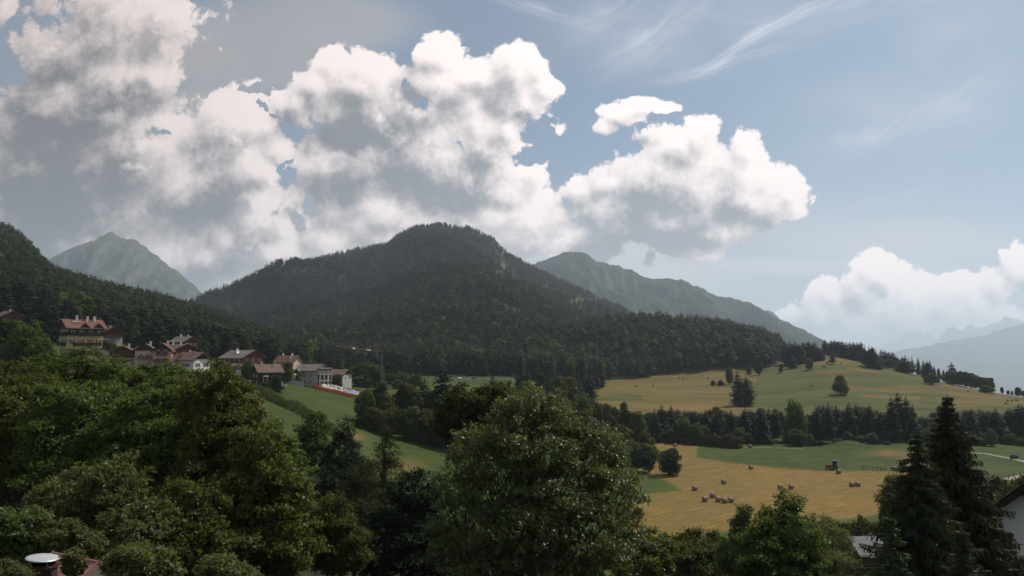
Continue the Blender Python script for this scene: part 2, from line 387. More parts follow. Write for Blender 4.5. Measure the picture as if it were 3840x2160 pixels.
def ground_at(u, v, y0=60, y1=950):
    """where the sight line through a photograph pixel meets the ground (the crest, when it just misses it)"""
    s, t = ray(u, v)
    Y = y0*np.exp(np.linspace(0, math.log(y1/y0), 4000)); d = hgt(s*Y, Y)-t*Y
    k = np.where(d > 0)[0]
    y = Y[k[0]] if len(k) else Y[np.argmax(d/Y)]
    return Vector((s*y, y, float(hgt(s*y, y))))
def on_ground(u, Y, v=1450):
    s, _ = ray(u, v); return Vector((s*Y, Y, float(hgt(s*Y, Y))))
def pix(X, Y, Z):
    """photograph pixel of world points"""
    t = Z/Y; zc = (t*CP-SP)/(CP+t*SP); k = CP-SP*zc
    return 1920+X/Y*k*F, 1080-zc*F

def poly_mask(U, Vv, poly, soft=8):
    """signed distance to a polygon, inside positive, turned into 0..1"""
    P = np.array(poly, dtype=float); n = len(P)
    inside = np.zeros(U.shape, bool); dist = np.full(U.shape, 1e9)
    for i in range(n):
        (x0, y0), (x1, y1) = P[i], P[(i+1) % n]
        cond = ((y0 > Vv) != (y1 > Vv)) & (U < (x1-x0)*(Vv-y0)/(y1-y0+1e-9)+x0); inside ^= cond
        dx, dy = x1-x0, y1-y0; t = np.clip(((U-x0)*dx+(Vv-y0)*dy)/(dx*dx+dy*dy+1e-9), 0, 1)
        dist = np.minimum(dist, np.hypot(U-x0-t*dx, Vv-y0-t*dy))
    return sstep(np.where(inside, dist, -dist), -soft, soft)

HAY = [(2350,1990),(2365,1800),(2395,1765),(2500,1800),(2590,1822),(2590,1838),(2440,1850),(2400,1870),(2400,2020),(2450,2030),(2600,2010),(2750,1985),(3000,1960),(3250,1940),(3420,1900),(3560,1800),(3600,1765),(3386,1768),(3200,1767),(3100,1767),(2931,1758),(2763,1738),(2611,1716),(2613,1673),(2540,1664),(2468,1655),(2440,1670),(2420,1700),(2300,1730),(2200,1990)]
HAY = [(2300,2040),(2380,1860),(2440,1850),(2560,1838),(2500,1805),(2400,1765),(2330,1740),(2380,1690),(2440,1670),(2468,1655),(2540,1664),(2613,1673),(2613,1700),(2611,1716),(2763,1738),(2931,1758),(3100,1767),(3200,1767),(3386,1768),(3520,1760),(3560,1800),(3400,1900),(3250,1940),(3000,1965),(2750,1990),(2600,2015),(2450,2045)]
def build_ground():
    ns, ny = len(S_AX), len(Y_AX)
    V = np.stack([XX, YY, TAB], -1).reshape(-1, 3)
    idx = np.arange(ns*ny).reshape(ns, ny)
    Fq = np.stack([idx[:-1,:-1], idx[1:,:-1], idx[1:,1:], idx[:-1,1:]], -1).reshape(-1, 4)
    # strip of land behind the camera
    me = np_mesh("ground", V, Fq, smooth=True)
    U, Vp = pix(XX, YY, TAB)
    wob = fbm(XX/9, YY/9, 3, 11)*10
    hay = poly_mask(U+wob, Vp+wob*.4, HAY, 5)*(YY > 100)*(YY < 330)
    upper = sstep(U, 2120, 2170)*(YY > 385)*(YY < 1000)*(1-FORESTED)
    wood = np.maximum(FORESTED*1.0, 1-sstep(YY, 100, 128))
    at1 = me.color_attributes.new('cover', 'FLOAT_COLOR', 'POINT')
    # light clearings inside the woods
    clear = np.clip(sum(np.exp(-((U-cx)/rx)**2-((Vp-cy)/ry)**2) for cx, cy, rx, ry in CLEARINGS), 0, 1)
    patch = sstep(fbm(XX/70+3, YY/26, 3, 21), -.12, .16)
    gold = np.clip(sstep(-(U-2850), -250, 350)*.9+patch*.75*sstep(U, 2900, 3200)+.25*patch, 0, 1)
    # rectangular-ish green plots on the upper meadow
    for q in ([(2230,1482),(2400,1478),(2420,1503),(2240,1502)], [(3120,1398),(3330,1390),(3560,1420),(3560,1440),(3330,1450),(3180,1425)], [(2840,1400),(2960,1395),(3110,1400),(3160,1480),(2960,1500),(2830,1520)], [(3450,1490),(3500,1486),(3540,1570),(3440,1580)]):
        gold = gold*(1-poly_mask(U+wob, Vp, q, 9)*.85)
    gold = gold*(1-.7*sstep(Vp, 1500, 1530)*sstep(-U, -2950, -2800)*0)
    dry = np.clip(sum(np.exp(-((U-cx)/rx)**2-((Vp-cy)/ry)**2) for cx, cy, rx, ry in DRY), 0, 1)
    a = np.stack([hay, upper*1.0, wood*(1-clear), np.ones_like(hay)], -1).reshape(-1, 4).astype(np.float32)
    at1.data.foreach_set('color', a.ravel())
    at2 = me.color_attributes.new('tone', 'FLOAT_COLOR', 'POINT')
    b = np.stack([gold, dry, clear*wood, np.ones_like(hay)], -1).reshape(-1, 4).astype(np.float32)
    at2.data.foreach_set('color', b.ravel())
    return me
CLEARINGS = [(1870,1030,30,10),(1880,1000,40,8),(2190,1135,60,14),(2120,1110,30,10),(1500,985,14,8),(1980,1130,40,8),(1725,1412,30,10),(1950,1385,34,26),(2730,1290,30,8)]
DRY = [(1330,1640,40,12),(1480,1745,90,22),(3330,1700,60,12),(3420,1730,40,25),(2600,1530,160,10)]

def ground_material():
    m, T = new_mat('ground')
    pos = T.N.new('ShaderNodeNewGeometry').outputs['Position']
    def attr(n):
        a = T.N.new('ShaderNodeAttribute'); a.attribute_name = n; return T.sep(a.outputs['Color'])
    hay, upper, wood = attr('cover'); gold, dry, clr = attr('tone')
    n_fine = T.noise(pos, 1.3, 5, .65); n_mid = T.noise(pos, .16, 5, .6); n_big = T.noise(pos, .03, 4, .55)
    grass = T.mix(T.step(n_mid, .35, .65), (.027,.045,.010), (.043,.066,.014))
    grass = T.mix(T.math('MULTIPLY', T.step(n_big, .45, .7), .5), grass, (.068,.082,.022))
    # mown lines: long thin streaks running with the slope of the field
    rot = T.N.new('ShaderNodeVectorRotate'); rot.rotation_type = 'Z_AXIS'; T.inp(rot.inputs['Vector'], T.vec('MULTIPLY_ADD', T.vec('SUBTRACT', T.noise(pos, .012, 2, .5, out=1), (.5,.5,.5)), (22,22,0), pos)); rot.inputs['Angle'].default_value = rad(-38)
    lines = T.noise(T.vec('MULTIPLY', rot.outputs[0], (.022, .62, 0)), 1.0, 5, .62)
    lines2 = T.noise(T.vec('MULTIPLY', rot.outputs[0], (.09, 2.6, 0)), 1.0, 4, .65)
    hayc = T.mix(T.step(n_big, .35, .62), (.165,.104,.026), (.130,.098,.024))
    hayc = T.mix(T.math('MULTIPLY', T.step(lines, .52, .36), .45), hayc, (.13,.078,.028))
    hayc = T.mix(T.math('MULTIPLY', T.step(T.noise(T.vec('MULTIPLY', pos, (.02,.09,0)), 1.0, 4, .6), .5, .68), .5), hayc, (.17,.095,.045))
    hayc = T.mix(T.math('MULTIPLY', T.step(lines2, .53, .66), .65), hayc, (.34,.24,.13))
    hayc = T.mix(T.math('MULTIPLY', T.step(lines2, .44, .34), .40), hayc, (.078,.050,.018))
    hayc = T.mix(T.math('MULTIPLY', T.step(lines, .56, .70), .45), hayc, (.23,.15,.065))
    hayc = T.mix(T.math('MULTIPLY', T.step(n_mid, .56, .66), .5), hayc, (.135,.120,.035))
    # upper meadow: strips across the slope
    strips = T.noise(T.vec('MULTIPLY', pos, (.012, .055, .10)), 1.0, 5, .6)
    goldc = T.mix(T.step(strips, .38, .62), (.100,.074,.023), (.135,.100,.034))
    greenc = T.mix(T.step(strips, .38, .62), (.046,.060,.014), (.072,.080,.021))
    upc = T.mix(T.math('MULTIPLY', T.step(T.math('ADD', gold, T.math('MULTIPLY', T.math('SUBTRACT', strips, .5), 1.3)), .25, .75), .85), greenc, goldc)
    upc = T.mix(T.math('MULTIPLY', T.step(n_mid, .55, .72), .35), upc, (.10,.065,.035))
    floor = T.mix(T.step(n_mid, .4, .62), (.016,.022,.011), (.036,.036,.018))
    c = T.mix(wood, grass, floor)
    c = T.mix(upper, c, upc)
    c = T.mix(hay, c, hayc)
    c = T.mix(T.math('MULTIPLY', clr, .8), c, (.13,.14,.055))
    c = T.mix(T.math('MULTIPLY', dry, .7), c, (.19,.115,.050))
    c = T.mix(T.math('MULTIPLY', T.math('SUBTRACT', n_fine, .35), .5), c, T.mix(1.0, c, (.62,.62,.6), 'MULTIPLY'))
    out(T, pbsdf(T, c, .95, .1, 0, bump(T, n_fine, .5, .25)))
    return m
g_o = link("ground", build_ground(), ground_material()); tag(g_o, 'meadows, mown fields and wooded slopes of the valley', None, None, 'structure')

# ------------------------------------------------------------------ far mountains
def mountain_mat(name, wood, grass, rock, lo, hi):
    m, T = new_mat(name)
    geo = T.N.new('ShaderNodeNewGeometry'); pos = geo.outputs['Position']
    z = T.sep(pos)[2]; nz = T.sep(geo.outputs['Normal'])[2]
    n = T.noise(pos, .0035, 7, .62); n2 = T.noise(pos, .012, 6, .65)
    zz = T.math('MULTIPLY_ADD', T.math('SUBTRACT', n, .5), (hi-lo)*1.6, z)
    c = T.mix(T.step(zz, lo, hi), wood, grass)
    c = T.mix(T.math('MULTIPLY', T.step(n2, .48, .62), T.step(zz, lo, hi)), c, rock)
    c = T.mix(T.step(nz, .72, .5), c, rock)
    out(T, pbsdf(T, c, .95, .1, 0, bump(T, n2, 1.0, 40)))
def mountain(name, label, sky, Y, front, back, mat, amp, seed, base=-150, n=300, m=110):
    us = np.array([p[0] for p in sky], float); vs = np.array([p[1] for p in sky], float)
    s0, s1 = (us[0]-1920)/F, (us[-1]-1920)/F
    s = np.linspace(s0, s1, n); u = s*F+1920; v = np.interp(u, us, vs)
    zc = (1080-v)/F; H = (SP+CP*zc)/(CP-SP*zc)*Y
    H = H+fbm(s*170+seed, s*0+seed, 4, seed+2)*amp*.10
    t = np.concatenate([np.linspace(-1, 0, m), np.linspace(0, 1, 26)[1:]])
    Yg = np.where(t < 0, Y+t*front, Y+t*back)
    X = s[:, None]*Y*(1+0*t[None, :]); YYg = np.broadcast_to(Yg[None, :], X.shape)
    X = s[:, None]*(Y*.35+YYg*.65)
    ridge = 1-np.abs(fbm(X/(front*.16), YYg/(front*.30), 5, seed, .55))*2.4     # spurs and gullies running down the slope
    fall = np.abs(t)[None, :]
    edge = np.minimum(sstep(s, s0, s0+(s1-s0)*.02), 1)[:, None]
    Z = base+(H[:, None]-base)*(1-fall)**1.05+(ridge-.78)*amp*np.clip(fall*6, 0, 1)*(1-fall*.6)
    V = np.stack([X, YYg, Z], -1).reshape(-1, 3)
    idx = np.arange(X.size).reshape(X.shape)
    Fq = np.stack([idx[:-1,:-1], idx[1:,:-1], idx[1:,1:], idx[:-1,1:]], -1).reshape(-1, 4)
    o = link(name, np_mesh(name, V, Fq, True), MATS[mat]); tag(o, label, None, None, 'structure'); return o
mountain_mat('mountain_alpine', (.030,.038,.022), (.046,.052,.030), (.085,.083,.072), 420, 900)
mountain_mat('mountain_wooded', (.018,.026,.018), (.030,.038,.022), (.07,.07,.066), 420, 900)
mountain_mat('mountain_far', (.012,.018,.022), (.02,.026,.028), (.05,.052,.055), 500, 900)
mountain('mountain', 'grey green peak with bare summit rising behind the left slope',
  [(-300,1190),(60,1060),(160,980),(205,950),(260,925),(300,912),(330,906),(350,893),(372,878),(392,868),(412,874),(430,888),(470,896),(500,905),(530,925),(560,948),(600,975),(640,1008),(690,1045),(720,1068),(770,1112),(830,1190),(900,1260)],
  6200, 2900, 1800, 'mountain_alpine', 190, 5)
mountain('mountain', 'long hazy ridge with a small summit behind the wooded hill',
  [(1700,1250),(1850,1100),(1950,1020),(2010,988),(2050,972),(2090,955),(2115,943),(2135,938),(2155,945),(2180,942),(2195,946),(2215,962),(2235,978),(2290,990),(2330,1000),(2390,1022),(2430,1042),(2500,1043),(2560,1048),(2600,1068),(2640,1082),(2660,1098),(2700,1112),(2760,1120),(2800,1132),(2850,1150),(2890,1180),(2960,1212),(3010,1240),(3050,1268),(3080,1300),(3110,1345),(3140,1400)],
  5200, 2300, 1500, 'mountain_wooded', 150, 15)
mountain('mountain', 'rounded shoulder peeping out behind the hazy ridge',
  [(2760,1260),(2820,1178),(2850,1166),(2880,1163),(2900,1170),(2918,1190),(2960,1260)], 6900, 1500, 900, 'mountain_wooded', 60, 17, n=90, m=50)
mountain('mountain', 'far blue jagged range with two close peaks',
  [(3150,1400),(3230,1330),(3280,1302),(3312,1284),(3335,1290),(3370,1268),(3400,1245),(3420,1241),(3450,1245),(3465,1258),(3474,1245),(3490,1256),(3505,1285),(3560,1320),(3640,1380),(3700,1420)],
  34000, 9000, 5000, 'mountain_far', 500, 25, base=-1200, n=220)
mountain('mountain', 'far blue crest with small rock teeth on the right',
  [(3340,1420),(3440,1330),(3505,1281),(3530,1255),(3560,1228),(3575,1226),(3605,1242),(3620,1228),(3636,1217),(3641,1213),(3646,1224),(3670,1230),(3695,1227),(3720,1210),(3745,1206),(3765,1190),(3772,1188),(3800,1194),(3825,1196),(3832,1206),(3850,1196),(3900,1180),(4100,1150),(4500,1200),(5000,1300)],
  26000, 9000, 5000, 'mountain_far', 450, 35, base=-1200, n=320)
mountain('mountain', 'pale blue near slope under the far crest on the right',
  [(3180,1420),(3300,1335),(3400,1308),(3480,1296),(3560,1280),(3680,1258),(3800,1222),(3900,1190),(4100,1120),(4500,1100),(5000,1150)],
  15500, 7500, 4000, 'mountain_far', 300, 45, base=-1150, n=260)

# ------------------------------------------------------------------ haze
def build_haze():
    m, T = new_mat('haze_air')
    v = T.N.new('ShaderNodeVolumePrincipled'); v.inputs['Color'].default_value = (.72,.85,1.0,1)
    v.inputs['Density'].default_value = HAZE; v.inputs['Anisotropy'].default_value = .25
    o = T.N.new('ShaderNodeOutputMaterial'); T.L.new(v.outputs[0], o.inputs['Volume'])
    x, y0, y1, z0, z1 = 110000, -3000, 46000, -1400, 1300
    V = [(a, b, c) for a in (-x, x) for b in (y0, y1) for c in (z0, z1)]
    Fc = [(0,1,3,2),(4,6,7,5),(0,4,5,1),(2,3,7,6),(0,2,6,4),(1,5,7,3)]
    me = bpy.data.meshes.new('haze'); me.from_pydata(V, [], Fc); me.update()
    tag(link('haze', me, m), 'thin blue air over the valley', None, None, 'stuff')
HAZE = 7.5e-5
build_haze()

# ------------------------------------------------------------------ foliage kit
def unit(v): return v/np.maximum(np.linalg.norm(v, axis=-1, keepdims=True), 1e-9)
def cards(c, a, b):
    """rhombic leaves: centre c, half axes a (long) and b (across)"""
    V = np.stack([c-a, c+b, c+a, c-b], 1).reshape(-1, 3)
    return V, np.arange(len(V)).reshape(-1, 4)
class Geo:
    def __init__(s): s.V = []; s.F = {}; s.n = 0
    def add(s, V, Fc, k=0):
        V = np.asarray(V); Fc = np.asarray(Fc)
        s.V.append(V); s.F.setdefault((k, Fc.shape[1]), []).append(Fc+s.n); s.n += len(V)
    def tube(s, pts, rs, sides=6, k=0):
        pts = np.asarray(pts, float); n = len(pts)
        d = unit(np.gradient(pts, axis=0)); up = np.where(np.abs(d[:, 2:3]) > .9, [[1.,0,0]], [[0,0,1.]])
        e1 = unit(np.cross(d, up)); e2 = np.cross(d, e1)
        ang = np.linspace(0, 2*math.pi, sides, endpoint=False)
        ring = pts[:, None, :]+np.asarray(rs, float)[:, None, None]*(np.cos(ang)[None, :, None]*e1[:, None, :]+np.sin(ang)[None, :, None]*e2[:, None, :])
        i = np.arange(n*sides).reshape(n, sides); j = np.roll(i, -1, 1)
        s.add(ring.reshape(-1, 3), np.stack([i[:-1], j[:-1], j[1:], i[1:]], -1).reshape(-1, 4), k)
    def mesh(s, name, mats, smooth=False):
        keys = sorted(s.F); Fs = [np.concatenate(s.F[k]) for k in keys]
        me = np_mesh(name, np.concatenate(s.V), Fs, smooth)
        for m in mats: me.materials.append(m)
        if len(mats) > 1:
            me.polygons.foreach_set('material_index', np.concatenate([np.full(len(f), k[0], dtype=np.int32) for k, f in zip(keys, Fs)]))
        return me

leaf_mat('leaf_spruce', (.011,.020,.012), (.023,.035,.018), .18, (1.2,1.4,.6), .7, .1, clump=7)
leaf_mat('leaf_larch', (.018,.028,.012), (.040,.050,.020), .25, None, .7, .1, clump=7)
leaf_mat('leaf_broad', (.030,.042,.010), (.076,.090,.020), .45, None, .6, .15, clump=5)
leaf_mat('leaf_ash', (.044,.058,.018), (.115,.135,.050), .48, None, .42, .4, .1)
leaf_mat('leaf_maple', (.032,.046,.009), (.105,.128,.026), .50, None, .5, .25, .12)
leaf_mat('leaf_light', (.050,.064,.020), (.120,.130,.046), .48, None, .5, .25, .1)
simple('bark', (.055,.045,.036), .9, .35, 6, .1)
simple('bark_pale', (.12,.11,.09), .9, .3, 6, .1)

def conifer_geo(seed, levels, per, cardn, rmax=.15, base=.10, power=.85, droop=.22, round_=0., ragged=.25, trunk_r=.012):
    """unit-height conifer: a geometry with material 0 = needles and the trunk apart"""
    r = np.random.default_rng(seed)
    g = Geo(); tr = Geo()
    tr.tube([(0,0,-.03),(0,0,.5),(0,0,.985)], [trunk_r, trunk_r*.6, .001], 5)
    cs, as_, bs = [], [], []
    for i in range(levels):
        f = (i+r.random()*.8)/levels
        h = base+(1-base)*f
        prof = (1-f)**power
        if round_: prof = prof*(1-round_)+round_*math.sqrt(max(0, 1-(2*f-.75)**2/1.7)) * (1 if f < .93 else (1-f)/.07)
        R = rmax*prof*(1-.5*max(0, .12-f)/.12)
        k = max(3, int(per*(.45+.55*prof)))
        for j in range(k):
            az = 2*math.pi*(j+r.random())/k
            L = max(R*(1+ragged*(r.random()*2-1.1)), .006)
            d = np.array([math.cos(az), math.sin(az), 0.])
            side = np.array([-d[1], d[0], 0])
            for q in range(cardn):
                t = (q+.6+r.random()*.5)/(cardn+.2)
                z = h-droop*L*t**1.5+r.normal()*.004+.012*(1-f)
                c = d*L*t+side*r.normal()*L*.10; c[2] = z
                w = L*(.55 if cardn < 3 else .40)*(1.15-t*.6)*(.8+.5*r.random())
                al = L/cardn*(.85+.4*r.random())
                a = (d*.9+np.array([0,0,-droop*1.6-.25*r.random()]))*al*.8
                b = (side*(.75+.3*r.random())+np.array([0,0,r.normal()*.45]))*w*.62
                cs.append(c); as_.append(a); bs.append(b)
    # leader
    for q in range(5):
        c = np.array([0,0,.955+.012*q]); as_.append(np.array([0,0,.02])); bs.append(np.array([math.cos(q*2),math.sin(q*2),0])*.007*(1-q*.15)); cs.append(c)
    g.add(*cards(np.array(cs), np.array(as_), np.array(bs)))
    return g, tr
def broad_geo(seed, lobes, n_cards, card, spread=.8, trunk_h=.25, trunk_r=.018, up=.35, sub=12, fill=.35):
    """crown of clustered leaves; lobes are (x, y, z, rx, ry, rz)"""
    r = np.random.default_rng(seed); g = Geo(); tr = Geo()
    L = np.array(lobes, float); area = (L[:,3]*L[:,5]+L[:,4]*L[:,5]+L[:,3]*L[:,4]); area /= area.sum()
    C_, R_ = [], []
    for li, l in enumerate(L):
        for k in range(max(3, int(sub*area[li]*len(L)))):
            d = unit(r.normal(size=3)); d[2] = d[2]*.9+.12
            q = r.uniform(.28,.46)
            C_.append(l[:3]+d*l[3:6]*(1-q*.75)*r.uniform(.82,1.12)); R_.append(l[3:6].mean()*q*np.array([1,1,.85]))
    C_ = np.array(C_); R_ = np.array(R_)
    wa = R_[:,0]**2; wa /= wa.sum()
    n1 = int(n_cards*(1-fill)); n2 = n_cards-n1
    si = r.choice(len(C_), n1, p=wa); d = unit(r.normal(size=(n1,3)))
    d[:,2] = np.where(d[:,2] < -.35, -d[:,2], d[:,2])
    p1 = C_[si]+d*R_[si]*r.uniform(.72,1.06,size=(n1,1)); o1 = d
    li = r.choice(len(L), n2, p=area); d2 = unit(r.normal(size=(n2,3)))
    p2 = L[li,:3]+d2*L[li,3:6]*(r.random((n2,1))**.5)*.86; o2 = d2
    p = np.concatenate([p1, p2]); o = np.concatenate([o1, o2]); n = len(p)
    sz = card*r.uniform(.65,1.35,size=(n,1)); sz[n1:] *= 1.3
    nrm = unit(o*.7+np.array([0,0,up])+r.normal(size=(n,3))*.55)
    a = unit(np.cross(nrm, r.normal(size=(n,3)))); b = np.cross(nrm, a)
    a[:,2] -= .25
    g.add(*cards(p, a*sz, b*sz*.62))
    tr.tube([(0,0,-.04),(0,0,trunk_h*.6),(L[0,0]*.5, L[0,1]*.5, trunk_h+.12),(L[0,0],L[0,1],L[0,2]*.9+.02)], [trunk_r*1.25, trunk_r, trunk_r*.7, trunk_r*.3], 6)
    for l in L[1:]:
        tr.tube([(0,0,trunk_h*.8), (l[0]*.4,l[1]*.4,(trunk_h+l[2])*.5), tuple(l[:3])], [trunk_r*.6, trunk_r*.4, trunk_r*.15], 5)
    return g, tr

KIND = {}
def add_kind(name, gt, leaf, bark='bark'):
    g, t = gt
    KIND[name] = (g.mesh(name+'_crown', [MATS[leaf]]), t.mesh(name+'_trunk', [MATS[bark]], True))
for i in range(4):
    add_kind(f'spruce{i}', conifer_geo(100+i, 34, 11, 4, rmax=(.17,.19,.165,.23)[i], base=(.03,.02,.07,.01)[i], power=(.7,.65,.8,.7)[i], round_=(.15,.25,0,.3)[i]), 'leaf_spruce')
    add_kind(f'larch{i}', conifer_geo(140+i, 28, 11, 4, rmax=(.18,.21,.19,.23)[i], base=(.08,.10,.04,.02)[i], power=.6, droop=.12, round_=(.45,.6,.5,.65)[i], ragged=.4), 'leaf_larch' if i % 2 else 'leaf_spruce')
ROUND = [(0,0,.58,.36,.36,.36),(.16,.05,.42,.24,.24,.24),(-.17,-.06,.44,.25,.25,.26),(.02,-.16,.38,.24,.22,.24),(.05,.1,.78,.2,.2,.2),(0,0,.2,.34,.34,.2),(-.1,.15,.22,.25,.25,.2)]
TALL = [(0,0,.55,.23,.23,.36),(.08,.04,.36,.18,.18,.22),(-.1,-.05,.42,.18,.18,.24),(.03,-.06,.80,.14,.14,.19),(0,0,.18,.2,.2,.18)]
BUSH = [(0,0,.42,.5,.5,.44),(.34,.1,.3,.34,.34,.3),(-.36,-.1,.32,.36,.36,.32),(.05,-.3,.28,.32,.3,.28)]
for i in range(3):
    rr = random.Random(i)
    J = lambda S: [tuple(c*rr.uniform(.88,1.12) for c in l) for l in S]
    add_kind(f'round{i}', broad_geo(200+i, J(ROUND), 4200, .030), 'leaf_broad')
    add_kind(f'tall{i}', broad_geo(220+i, J(TALL), 3800, .026), ('leaf_broad','leaf_larch','leaf_broad')[i])
    add_kind(f'bush{i}', broad_geo(240+i, J(BUSH), 3000, .048, trunk_h=.1, trunk_r=.03), ('leaf_broad','leaf_spruce','leaf_broad')[i])

NAME = {'spruce':'spruce_tree','larch':'larch_tree','round':'broadleaf_tree','tall':'broadleaf_tree','bush':'shrub'}
CAT = {'spruce':'conifer','larch':'conifer','round':'tree','tall':'tree','bush':'shrub'}
R0 = random.Random(77)
KW = {'spruce':'dark pointed conifer','larch':'shaggy rounded conifer','tall':'narrow leafy tree','round':'round leafy tree','bush':'dark bush'}
def zoned(kind, u, zones):
    return KW[kind.rstrip('0123456789')]+' '+next(t for lim, t in zones if u < lim)
def plant(kind, P, h, w=None, label=None, group=None, sink=.0):
    """one tree: an Empty at its foot with its own crown and trunk; h = height, w = crown width as a share of the usual"""
    base = kind.rstrip('0123456789')
    if kind == base: kind = base+str(R0.randrange(4 if base in ('spruce','larch') else 3))
    cr, tk = KIND[kind]
    e = empty(NAME[base], P, R0.uniform(0, 6.28), label, CAT[base], group)
    e.location.z -= sink; w = w or 1.0
    e.scale = (h*w, h*w, h)
    a = link('crown', cr, None, e); b = link('trunk', tk, None, e)
    return e

# ------------------------------------------------------------------ the woods on the slopes: more trees than one could count
def build_forest():
    r = np.random.default_rng(5)
    kinds = []
    col = bpy.data.collections.new("forest_kinds")
    for i in range(7):
        if i < 4: g, t = conifer_geo(300+i, 15, 7, 2, rmax=(.17,.20,.18,.22)[i], base=(.10,.06,.16,.08)[i], power=.65, round_=(0,.2,.3,0)[i]); leaf = 'leaf_spruce'
        elif i < 6: g, t = conifer_geo(300+i, 13, 7, 2, rmax=.19, base=.25, power=.6, droop=.1, round_=.6, ragged=.5); leaf = 'leaf_larch'
        else: g, t = broad_geo(307, TALL, 420, .06); leaf = 'leaf_broad'
        for V, (k, Fs) in zip([t.V], t.F.items()): pass
        gg = Geo(); gg.V = list(g.V); gg.F = {k: list(v) for k, v in g.F.items()}; gg.n = g.n
        for (k, sd), Fs in t.F.items():
            off = 0
            Vt = np.concatenate(t.V); Ft = np.concatenate(Fs); gg.add(Vt, Ft, 1)
        me = gg.mesh('forest_kind', [MATS[leaf], MATS['bark']])
        o = bpy.data.objects.new(f'forest_kind_{i:02d}', me); col.objects.link(o)
    n = 190000
    Y = np.exp(r.uniform(math.log(320), math.log(2600), n)); w = (Y/2600)**1
    keep = r.random(n) < w                                              # even density over the ground
    Y = Y[keep]; s = r.uniform(-.80, .80, len(Y)); X = s*Y
    i = np.clip(np.searchsorted(S_AX, s)-1, 0, len(S_AX)-2); j = np.clip(np.searchsorted(Y_AX, Y)-1, 0, len(Y_AX)-2)
    ok = FORESTED[i, j]
    Z = hgt(X, Y); U, Vp = pix(X, Y, Z)
    for cx, cy, rx, ry in CLEARINGS: ok &= ~((((U-cx)/rx)**2+((Vp-cy)/ry)**2 < 1.2) & (r.random(len(U)) < .93))
    ok &= ~((fbm(X/60, Y/60, 3, 55) > .34) & (r.random(len(X)) < .7))
    # leave out what nearer ground hides completely
    slope = np.maximum.accumulate((TAB+6)/Y_AX[None, :], axis=1)
    hid = (Z+20)/Y < slope[i, np.maximum(j-3, 0)]-.002
    ok &= ~hid
    X, Y, Z, U, Vp = X[ok], Y[ok], Z[ok], U[ok], Vp[ok]
    print('forest trees', len(X))
    near = np.argsort(Y+np.where(U > 2100, -220, 0))
    ht = r.uniform(13, 24, len(X))
    idx = r.choice(7, len(X), p=[.22,.2,.18,.12,.12,.10,.06])
    idx = np.where(fbm(X/90, Y/90, 2, 66) > .18, np.where(r.random(len(X)) < .5, 4, 5), idx)
    n_ind = 70
    for k in near[:n_ind]:
        kd = 'spruce' if idx[k] < 4 else 'larch'
        plant(kd, (X[k], Y[k], Z[k]), ht[k]*1.1, None, zoned(kd, U[k], [(1000,'on the slope above the village'),(2050,'at the foot of the hill behind the parking ground'),(2450,'on the wood edge above the left end of the upper meadow'),(9999,'on the wood edge above the golden slope')]), 'conifers along the lower edge of the wooded hill')
    sel = near[n_ind:]
    me = bpy.data.meshes.new('forest'); me.vertices.add(len(sel)); me.vertices.foreach_set('co', np.stack([X, Y, Z-.3], -1)[sel].astype(np.float32).ravel())
    def fa(nm, ty, arr): a = me.attributes.new(nm, ty, 'POINT'); a.data.foreach_set('value' if ty != 'FLOAT_VECTOR' else 'vector', arr)
    wd = r.uniform(.85, 1.25, len(X))
    fa('pick', 'INT', idx[sel].astype(np.int32)); fa('scl', 'FLOAT_VECTOR', np.stack([ht*wd, ht*wd, ht], -1)[sel].astype(np.float32).ravel())
    fa('turn', 'FLOAT_VECTOR', np.stack([0*X, 0*X, r.uniform(0, 6.28, len(X))], -1)[sel].astype(np.float32).ravel())
    o = bpy.data.objects.new('forest', me); C.objects.link(o); tag(o, 'dense dark conifer forest covering the slopes', None, None, 'stuff')
    ng = bpy.data.node_groups.new('forest_trees', 'GeometryNodeTree')
    ng.interface.new_socket('Geometry', in_out='INPUT', socket_type='NodeSocketGeometry'); ng.interface.new_socket('Geometry', in_out='OUTPUT', socket_type='NodeSocketGeometry')
    N = ng.nodes; Lk = ng.links
    gi, go = N.new('NodeGroupInput'), N.new('NodeGroupOutput')
    ci = N.new('GeometryNodeCollectionInfo'); ci.inputs['Collection'].default_value = col; ci.inputs['Separate Children'].default_value = True; ci.inputs['Reset Children'].default_value = True
    ip = N.new('GeometryNodeInstanceOnPoints'); ip.inputs['Pick Instance'].default_value = True
    m2p = N.new('GeometryNodeMeshToPoints')
    def na(nm, ty):
        a = N.new('GeometryNodeInputNamedAttribute'); a.data_type = ty; a.inputs['Name'].default_value = nm; return a.outputs['Attribute']
    Lk.new(gi.outputs[0], m2p.inputs[0]); Lk.new(m2p.outputs[0], ip.inputs['Points']); Lk.new(ci.outputs[0], ip.inputs['Instance'])
    Lk.new(na('pick', 'INT'), ip.inputs['Instance Index']); Lk.new(na('scl', 'FLOAT_VECTOR'), ip.inputs['Scale'])
    e2r = N.new('FunctionNodeEulerToRotation'); Lk.new(na('turn', 'FLOAT_VECTOR'), e2r.inputs[0]); Lk.new(e2r.outputs[0], ip.inputs['Rotation'])
    Lk.new(ip.outputs[0], go.inputs[0])
    md = o.modifiers.new('trees', 'NODES'); md.node_group = ng
build_forest()

